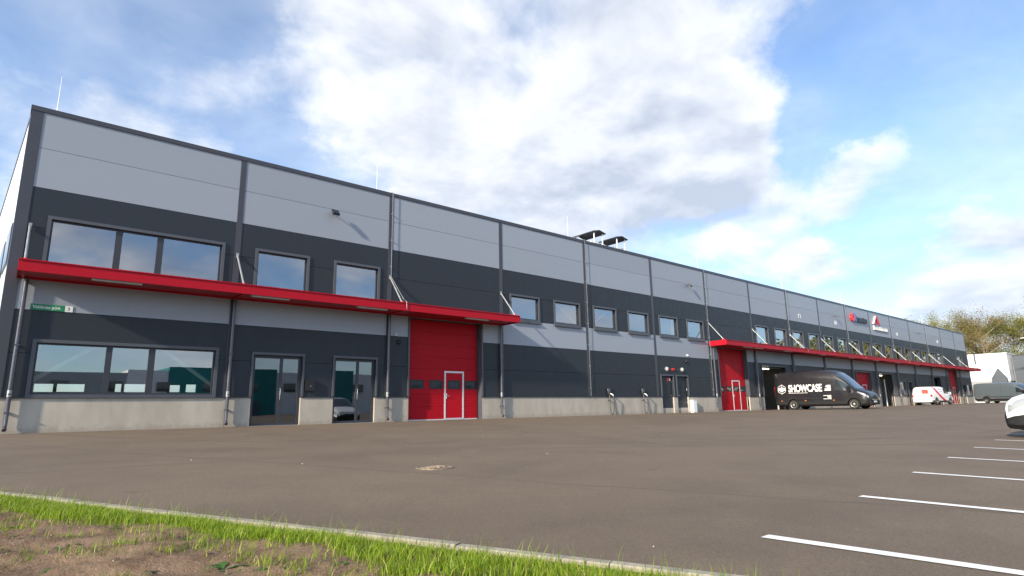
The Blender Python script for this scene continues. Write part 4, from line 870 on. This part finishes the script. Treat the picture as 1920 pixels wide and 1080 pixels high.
def showcase(v, patch, surf):
    # white lettering on both sides
    yy = 1.0255
    for sd in (1, -1):
        k = empty('lettering', (0, 0, 0), 0, parent=v)
        tm = text_mesh('SHOWCASE', .70, 'white', 'lettering', .002, .020, spacing=.93)
        xs = [q.co.x for q in tm.vertices]; wd = max(xs)-min(xs); sx = 2.35/wd
        for q in tm.vertices: q.co.x *= sx
        # the side leans in above the belt: follow it
        rot = (math.radians(90-3.7), 0, math.pi) if sd > 0 else (math.radians(90-3.7), 0, 0)
        rot2 = (rot[0]-math.pi/2, 0, rot[2]); z0 = 1.26; ysh = 1.029
        x0 = (0.50 if sd > 0 else -2.10)
        o = inst('letters', tm, k, (x0, sd*(ysh+.004), z0), rot)
        ln = MB().box(0, 1.35, -.003, .003, -.10, -.075).build('underline', 'white', k); ln.location = (x0, sd*(ysh+.004), z0); ln.rotation_euler = rot2
        for i, wd_ in enumerate((.30, .36, .26, .40, .40, .44)):
            bb = MB().box(2.50+.44-wd_, 2.94, -.003, .003, .36-i*.068, .40-i*.068).build('small_text', 'white', k); bb.location = (x0, sd*(ysh+.004), z0); bb.rotation_euler = rot2
        for i, wd_ in enumerate((.50, .26, .22, .52)):
            bb = MB().box(2.90-wd_, 2.92, -.003, .003, 0, .035).build('small_text', 'white', k); bb.location = (x0, sd*1.034, .93-i*.075); bb.rotation_euler = (0, 0, rot[2])
        # hexagonal box emblem
        e = []; cx, cz, rr = -.48, .20, .36
        hexp = [(cx+rr*.86*math.sin(a), cz+rr*math.cos(a)*.92) for a in [i*math.pi/3 for i in range(6)]]
        m2 = MB()
        for i in range(6):
            a, b_ = Vector(hexp[i]), Vector(hexp[(i+1) % 6]); d = (b_-a).normalized(); n_ = Vector((-d.y, d.x))*.014
            m2.prism([tuple(a+n_), tuple(b_+n_), tuple(b_-n_), tuple(a-n_)], 'y', -.003, .003)
        m2.box(cx-.012, cx+.012, -.003, .003, cz-.31, cz+.31)
        m2.prism([(cx-.29, cz+.06), (cx-.02, cz-.0), (cx-.02, cz-.16), (cx-.29, cz-.06)], 'y', -.003, .003); m2.prism([(cx+.29, cz+.06), (cx+.02, cz-.0), (cx+.02, cz-.16), (cx+.29, cz-.06)], 'y', -.003, .003)
        m2.prism([(cx-.29, cz+.08), (cx, cz+.14), (cx+.29, cz+.08), (cx, cz+.02)], 'y', -.003, .003)
        bb = m2.build('emblem', 'white', k); bb.location = (x0, sd*(ysh+.004), z0); bb.rotation_euler = rot2
# heading: local +x is the nose
big_van('parked_van', (44.85, -3.48, gz(44.85, -3.5)+.0), -math.pi/2, 'van_dark', 'dark grey high-roof van lettered SHOWCASE backed up to an open gateway', showcase)
def vito(name, loc, hd, m, label, extra2=None, L=5.1, wheels=.33, black_bumper=False):
    st = [(0.00, .30, .56, .66, .72, .74, .62), (.06, .26, .72, .82, .88, .86, .74), (.20, .24, .84, .93, .98, .91, .80), (.55, .24, .95, 1.03, 1.10, .94, .84), (.92, .24, 1.02, 1.10, 1.20, .95, .84),
          (1.15, .24, 1.05, 1.24, 1.38, .955, .82), (1.55, .24, 1.06, 1.52, 1.66, .955, .80), (1.95, .24, 1.07, 1.70, 1.86, .955, .795), (2.4, .24, 1.08, 1.74, 1.91, .955, .80), (3.6, .24, 1.08, 1.74, 1.91, .955, .80), (4.7, .26, 1.08, 1.73, 1.89, .95, .79), (5.0, .30, 1.06, 1.68, 1.84, .93, .77), (5.1, .36, 1.02, 1.6, 1.72, .90, .74)]
    st = [(s*L/5.1, *r) for s, *r in st]
    def ex(v, patch, surf):
        patch('windscreen', .98, 1.95, 6.2, 9.0, 'screen_glass', ns=10, nv=8)
        patch('side_window', 1.2, 2.2, 4.1, 5.0, 'van_glass', shape=lambda u, t: (1.28+.95*u+.10*t*(1-u), 4.12+.86*t))
        patch('headlight', .06, .55, 3.5, 4.5, 'lens', shape=lambda u, t: (.05+.68*u, 3.35+.55*u+.80*t*(1-.3*u)))
        if black_bumper:
            patch('fog_light', .12, .20, 2.15, 2.5, 'van_glass', off=.012)
            MB().box(L/2-.03, L/2+.012, -.50, .50, .32, .48).build('air_intake', 'black', v)
            patch('sill_cladding', 1.0, L-.1, 2.0, 2.9, 'plastic', off=.006, ns=40)
        else:
            patch('sill_cladding', .0, L-.05, 1.6, 2.3, 'plastic', off=.005, ns=40)
            MB().box(L/2-.03, L/2+.02, -.55, .55, .30, .46).build('air_intake', 'black', v)
        MB().box(L/2-.03, L/2+.018, -.36, .36, .60, .72).build('grille', 'black', v)
        MB().box(-L/2-.012, -L/2+.05, -.78, .78, .30, .52).build('rear_bumper', m if not black_bumper else 'plastic', v)
        MB().prism([(-.62, 1.12), (.62, 1.12), (.58, 1.60), (-.58, 1.60)], 'x', -L/2-.006, -L/2+.2).build('rear_window', 'van_glass', v) if not extra2 else None
        for sd in (1, -1):
            MB().prism([(sd*.93, .82), (sd*.78, .84), (sd*.78, 1.02), (sd*.93, 1.06)], 'x', -L/2-.004, -L/2+.16).build('tail_light', 'tail', v)
            MB().box(L/2-2.16, L/2-1.98, *sorted((sd*.955, sd*.98)), .98, 1.02).build('door_handle', m, v)
        for s_ in (1.12, 2.3, 3.5): seam(patch, s_)
        mirrors(v, L/2-1.35, .92, 1.18, m, .24)
        if extra2: extra2(v, patch, surf)
    return make_van(name, loc, hd, L, 1.91, st, m, label, wheels, (.92*L/5.1, 4.08*L/5.1), extra=ex, bumper_z=.62 if black_bumper else .36, bumper_m='plastic' if black_bumper else m)
def courier(v, patch, surf):
    L = 5.1
    MB().box(-L/2-.03, -L/2+.14, -.64, -.06, 1.16, 1.58).build('rear_print', 'print_red', v); None
    MB().box(-L/2-.03, -L/2-.005, -.05, .52, .96, 1.0).build('handle_bar', 'black', v); MB().box(-L/2-.016, -L/2-.004, -.02, .48, .82, .93).build('number_plate', 'plate', v); MB().box(-L/2-.012, -L/2-.004, -.006, .006, .5, 1.66).build('door_seam', 'black', v)
    patch('red_stripe', 0, 1, 0, 1, 'stripe_red', (-1,), .008, 14, 8, shape=lambda u, t: (4.86-2.3*(1-t)**1.15-.42*u-.25*u*(1-t), 2.3+3.6*t))
    for i in range(3): patch('side_text', 2.55, 3.55-.2*i, 4.95-.28*i, 5.08-.28*i, 'print_grey', (-1,), .007, 6, 1)
vito('parked_van', (76.6, -1.75, 0.04), math.radians(-8), 'van_white', 'white van with a red diagonal stripe parked along the far end of the warehouse', courier, 5.1)
gh = math.atan2(-.94, .35)
gv_c = Vector((95.8, -4.75))
big_van('parked_van', (gv_c.x, gv_c.y, 0.02), math.atan2(-.94, -.35), 'van_grey', 'long blue-grey panel van parked beyond the far corner of the warehouse', None, 6.9, 2.55)
vito('parked_van', (19.12, -20.68, gz(19, -20.0)), math.pi/2, 'van_white', 'white van with black bumper cut off by the right edge of the picture', None, 5.0, .33, True)
# ------------------------------------------------------------------ far buildings
FB = empty('far_building', (128, 0, 0), 0, 'white industrial hall with lower grey wall beyond the far end of the warehouse', 'building')
MB().box(0, 30, .25, 40, 3.55, 8.05).build('upper_wall', 'far_white', FB); MB().box(.1, 30, .35, 40, -.1, 3.549).build('lower_wall', 'far_beige', FB)
MB().box(-.08, 30.1, .17, 40.1, 8.051, 8.22).build('parapet_cap', 'panel_side', FB)
MB().tube([(-.1, 4.6, 8.3), (-.1, 4.6, 6.6)], .11, 8).build('wall_bar', 'far_grey', FB)  # plain dark upright bar at the top of the white wall
MB().prism([(0.6, 3.2), (2.6, 3.2), (2.6, 4.0), (1.6, 5.6), (.6, 4.0)], 'x', -.9, -.0).build('gable_shadow', 'far_grey', FB)  # dark grey gable block in place of a gable-shaped shadow on the wall
MB().box(-.93, -.901, .9, 2.3, 1.7, 3.1).build('window', 'van_glass', FB); MB().box(-.2, .099, 3.4, 5.4, 0, 2.6).build('door', 'far_white', FB)
FG = empty('far_building', (130.5, 0, 0), 0, 'dark grey hall wing with dark gateways right of the white hall', 'building')
m_ = MB(); holed(m_, 0, 26, -.1, 7.7, 0, .3, [(2+6*k, 5+6*k, 0, 3.6) for k in range(4)]); o = build_raw(m_, 'wall', 'far_grey', FG); o.rotation_euler = (0, 0, -math.pi/2)
for k in range(4): q = MB().box(2+6*k, 5+6*k, .2, .25, 0, 3.6).build('gateway', 'van_glass', FG); q.rotation_euler = (0, 0, -math.pi/2)
MB().box(.3, 28, -26, -.05, -.1, 7.6).build('hall', 'far_grey', FG); q = MB().box(-.02, 26.02, -.06, .3, 7.701, 7.9).build('roof_edge', 'trim_dark', FG); q.rotation_euler = (0, 0, -math.pi/2)
q = MB().box(0, 26, -.03, -.001, 5.3, 5.36).build('wall_seam', 'trim_dark', FG); q.rotation_euler = (0, 0, -math.pi/2)
OB = empty('opposite_building', (-20, -112, gz(0, -60)), 0, 'teal and white hall across the yard, seen only mirrored in the glass', 'building')
MB().box(-60, -.02, -20, .2, 0, 6.4).build('annex', 'far_grey', OB)
for a, b, z, mm in ((0, 38, 9.0, 'far_beige'), (38, 45, 9.6, 'far_white'), (45, 56, 10.4, 'teal'), (56, 61, 9.6, 'far_white'), (61, 66, 10.4, 'teal'), (66, 79, 9.8, 'far_white'), (79, 84, 10.6, 'teal'), (84, 140, 9.8, 'far_white')): MB().box(a+.01, b-.01, -20, .25 if mm == 'teal' else 0, 0, z).build('wall', mm, OB)
for k in range(16):
    x_ = 2+k*8.2
    MB().box(x_, x_+2.6, .255, .30, 5.6, 7.4).build('window', 'van_glass', OB)
    if k % 2: MB().box(x_, x_+3.2, .255, .30, 0, 3.4).build('gate', 'far_grey', OB)
# street lamp
lp = empty('street_lamp', (121, -1.55, 0), 0, 'grey street lamp with a curved arm in front of the dark grey hall', 'street lamp')
MB().tube([(0, 0, 0), (0, 0, 5), (0, 0, 9.0), (0, -.3, 9.5), (0, -1.0, 9.75), (0, -1.6, 9.85)], [.09, .075, .06, .05, .045, .045], 10).build('pole', 'pole', lp, 50)
MB().box(-.14, .14, -2.4, -1.5, 9.80, 9.90).build('lamp_head', 'alu', lp)
# ------------------------------------------------------------------ trees
def tree(x, y, h, rx, mleaf, label, seed, density=1.0, bare=False, tr_m='bark'):
    rg = np.random.RandomState(seed); t = empty('tree', (x, y, 0), 0, label, 'tree', 'autumn trees behind the halls')
    tb = MB(); tips = []
    lean = rg.normal(0, .03, 2)
    trunk = [(lean[0]*z*h, lean[1]*z*h, z*h) for z in (0, .2, .4, .6, .78)]; tb.tube(trunk, [h*.018, h*.015, h*.011, h*.007, h*.003], 7)
    nl = 20
    for k in range(nl):
        z0 = h*rg.uniform(.26, .76); a = k*2.4+rg.uniform(-.4, .4); Lb = rx*rg.uniform(.55, 1.0)*(1.15-.55*(z0/h)); p0 = Vector((lean[0]*z0, lean[1]*z0, z0))
        p1 = p0 + Vector((math.cos(a)*Lb*.5, math.sin(a)*Lb*.5, Lb*.35)); p2 = p0 + Vector((math.cos(a)*Lb, math.sin(a)*Lb, Lb*rg.uniform(.4, .95)))
        tb.tube([p0, p1, p2], [h*.006, h*.004, h*.0015], 5)
        for q in range(3):
            b = a+rg.uniform(-.9, .9); e = p1.lerp(p2, rg.uniform(.1, .9)); e2 = e + Vector((math.cos(b), math.sin(b), rg.uniform(.3, 1.1)))*Lb*.32; tb.tube([e, e2], [h*.0025, h*.0008], 4, False); tips.append(e2)
        tips += [p1.lerp(p2, .5), p2]
    tips += [Vector((lean[0]*h, lean[1]*h, h*.84)) + Vector(rg.normal(0, rx*.16, 3)) for _ in range(6)]
    tb.build('trunk', tr_m, t, 60)
    n = int((2500 if bare else 13000)*density); ti = rg.randint(0, len(tips), n); C_ = np.array([tuple(p) for p in tips])[ti] + rg.normal(0, 1, (n, 3))*np.array([rx*.15, rx*.15, rx*.13]); C_[:, 2] = np.clip(C_[:, 2], h*.14, h*1.02)
    s = rg.uniform(.05, .13, n)*(0.6 if bare else 1.0); A = rg.normal(0, 1, (n, 3)); A /= np.linalg.norm(A, axis=1)[:, None]; B = np.cross(A, rg.normal(0, 1, (n, 3))); B /= np.linalg.norm(B, axis=1)[:, None]
    V = np.stack([C_-A*s[:, None], C_-B*s[:, None]*.6, C_+A*s[:, None], C_+B*s[:, None]*.6], 1).reshape(-1, 3)
    me = bpy.data.meshes.new('crown'); me.from_pydata(V.tolist(), [], (np.arange(n)[:, None]*4+np.arange(4)).tolist())
    clump = np.clip(.5 + .32*np.sin(ti*12.9898) + rg.normal(0, .16, n), 0, 1)
    at = me.attributes.new('tint', 'FLOAT', 'POINT'); at.data.foreach_set('value', np.repeat(clump, 4).astype(np.float32)); me.materials.append(MAT[mleaf]); link(bpy.data.objects.new('crown', me), t)
    return t
tree(152, 17.0, 20.4, 4.2, 'leaf_olive', 'olive treetop above the roof, second from the left', 1, .8)
tree(154, 12.5, 20.6, 4.6, 'leaf_olive', 'pointed olive tree rising above the end of the warehouse roof', 2, .8)
tree(148, 7.0, 19.8, 5.2, 'leaf_yellow', 'broad yellow-brown autumn tree with pale trunk directly behind the white hall', 3, 1.15)
tree(158, 10.0, 19.4, 4.4, 'leaf_olive', 'olive tree in the second row behind the yellow-brown tree', 4, 1.0)
tree(152, 2.9, 19.0, 4.2, 'leaf_green', 'green and olive tree behind the right end of the white hall', 5, 1.1)
tree(165, 4.6, 20.0, 3.6, 'leaf_bare', 'nearly bare pale tree showing between the green and the tall tree', 6, 1.0, True)
tree(150, -1.6, 22.4, 4.6, 'leaf_olive', 'tallest olive tree at the right edge of the picture', 7, 1.2)
tree(160, -8.0, 19.0, 5.0, 'leaf_green', 'green tree beyond the right edge behind the dark grey hall', 8, 1.0)
tree(160, 22.5, 21.5, 4.6, 'leaf_green', 'tree whose top shows over the roof farthest to the left', 9, .8)
tree(168, -1.0, 21.0, 5.0, 'leaf_green', 'dense green tree in the back row behind the street lamp', 10, 1.1)
tree(170, 12.0, 20.0, 5.5, 'leaf_green', 'dense green tree in the back row behind the white hall', 12, 1.1)
rg = np.random.RandomState(77); n = 30000; tt = rg.rand(n); cx = 150+45*tt+rg.normal(0, 4, n); cy = -18-110*tt+rg.normal(0, 3, n); top = 14+3*np.sin(tt*60)+2*np.sin(tt*23+1)
cz = np.minimum(rg.beta(1.5, 1.2, n), 1)*top + .5; A = rg.normal(0, 1, (n, 3)); A /= np.linalg.norm(A, axis=1)[:, None]; B = np.cross(A, rg.normal(0, 1, (n, 3))); B /= np.linalg.norm(B, axis=1)[:, None]; q = rg.uniform(.3, .7, n)[:, None]
C_ = np.stack([cx, cy, cz], -1); V = np.stack([C_-A*q, C_-B*q*.7, C_+A*q, C_+B*q*.7], 1).reshape(-1, 3)
me = bpy.data.meshes.new('far_wood'); me.from_pydata(V.tolist(), [], (np.arange(n)[:, None]*4+np.arange(4)).tolist()); at = me.attributes.new('tint', 'FLOAT', 'POINT'); at.data.foreach_set('value', np.repeat(rg.rand(n), 4).astype(np.float32)); me.materials.append(MAT['leaf_olive'])
tag(link(bpy.data.objects.new('far_wood', me)), 'far wood beyond the yard on the right, mirrored in the far windows', 'wood', kind='stuff')
sc.cycles.max_bounces = 8; sc.cycles.transparent_max_bounces = 12; sc.cycles.caustics_reflective = False; sc.cycles.caustics_refractive = False
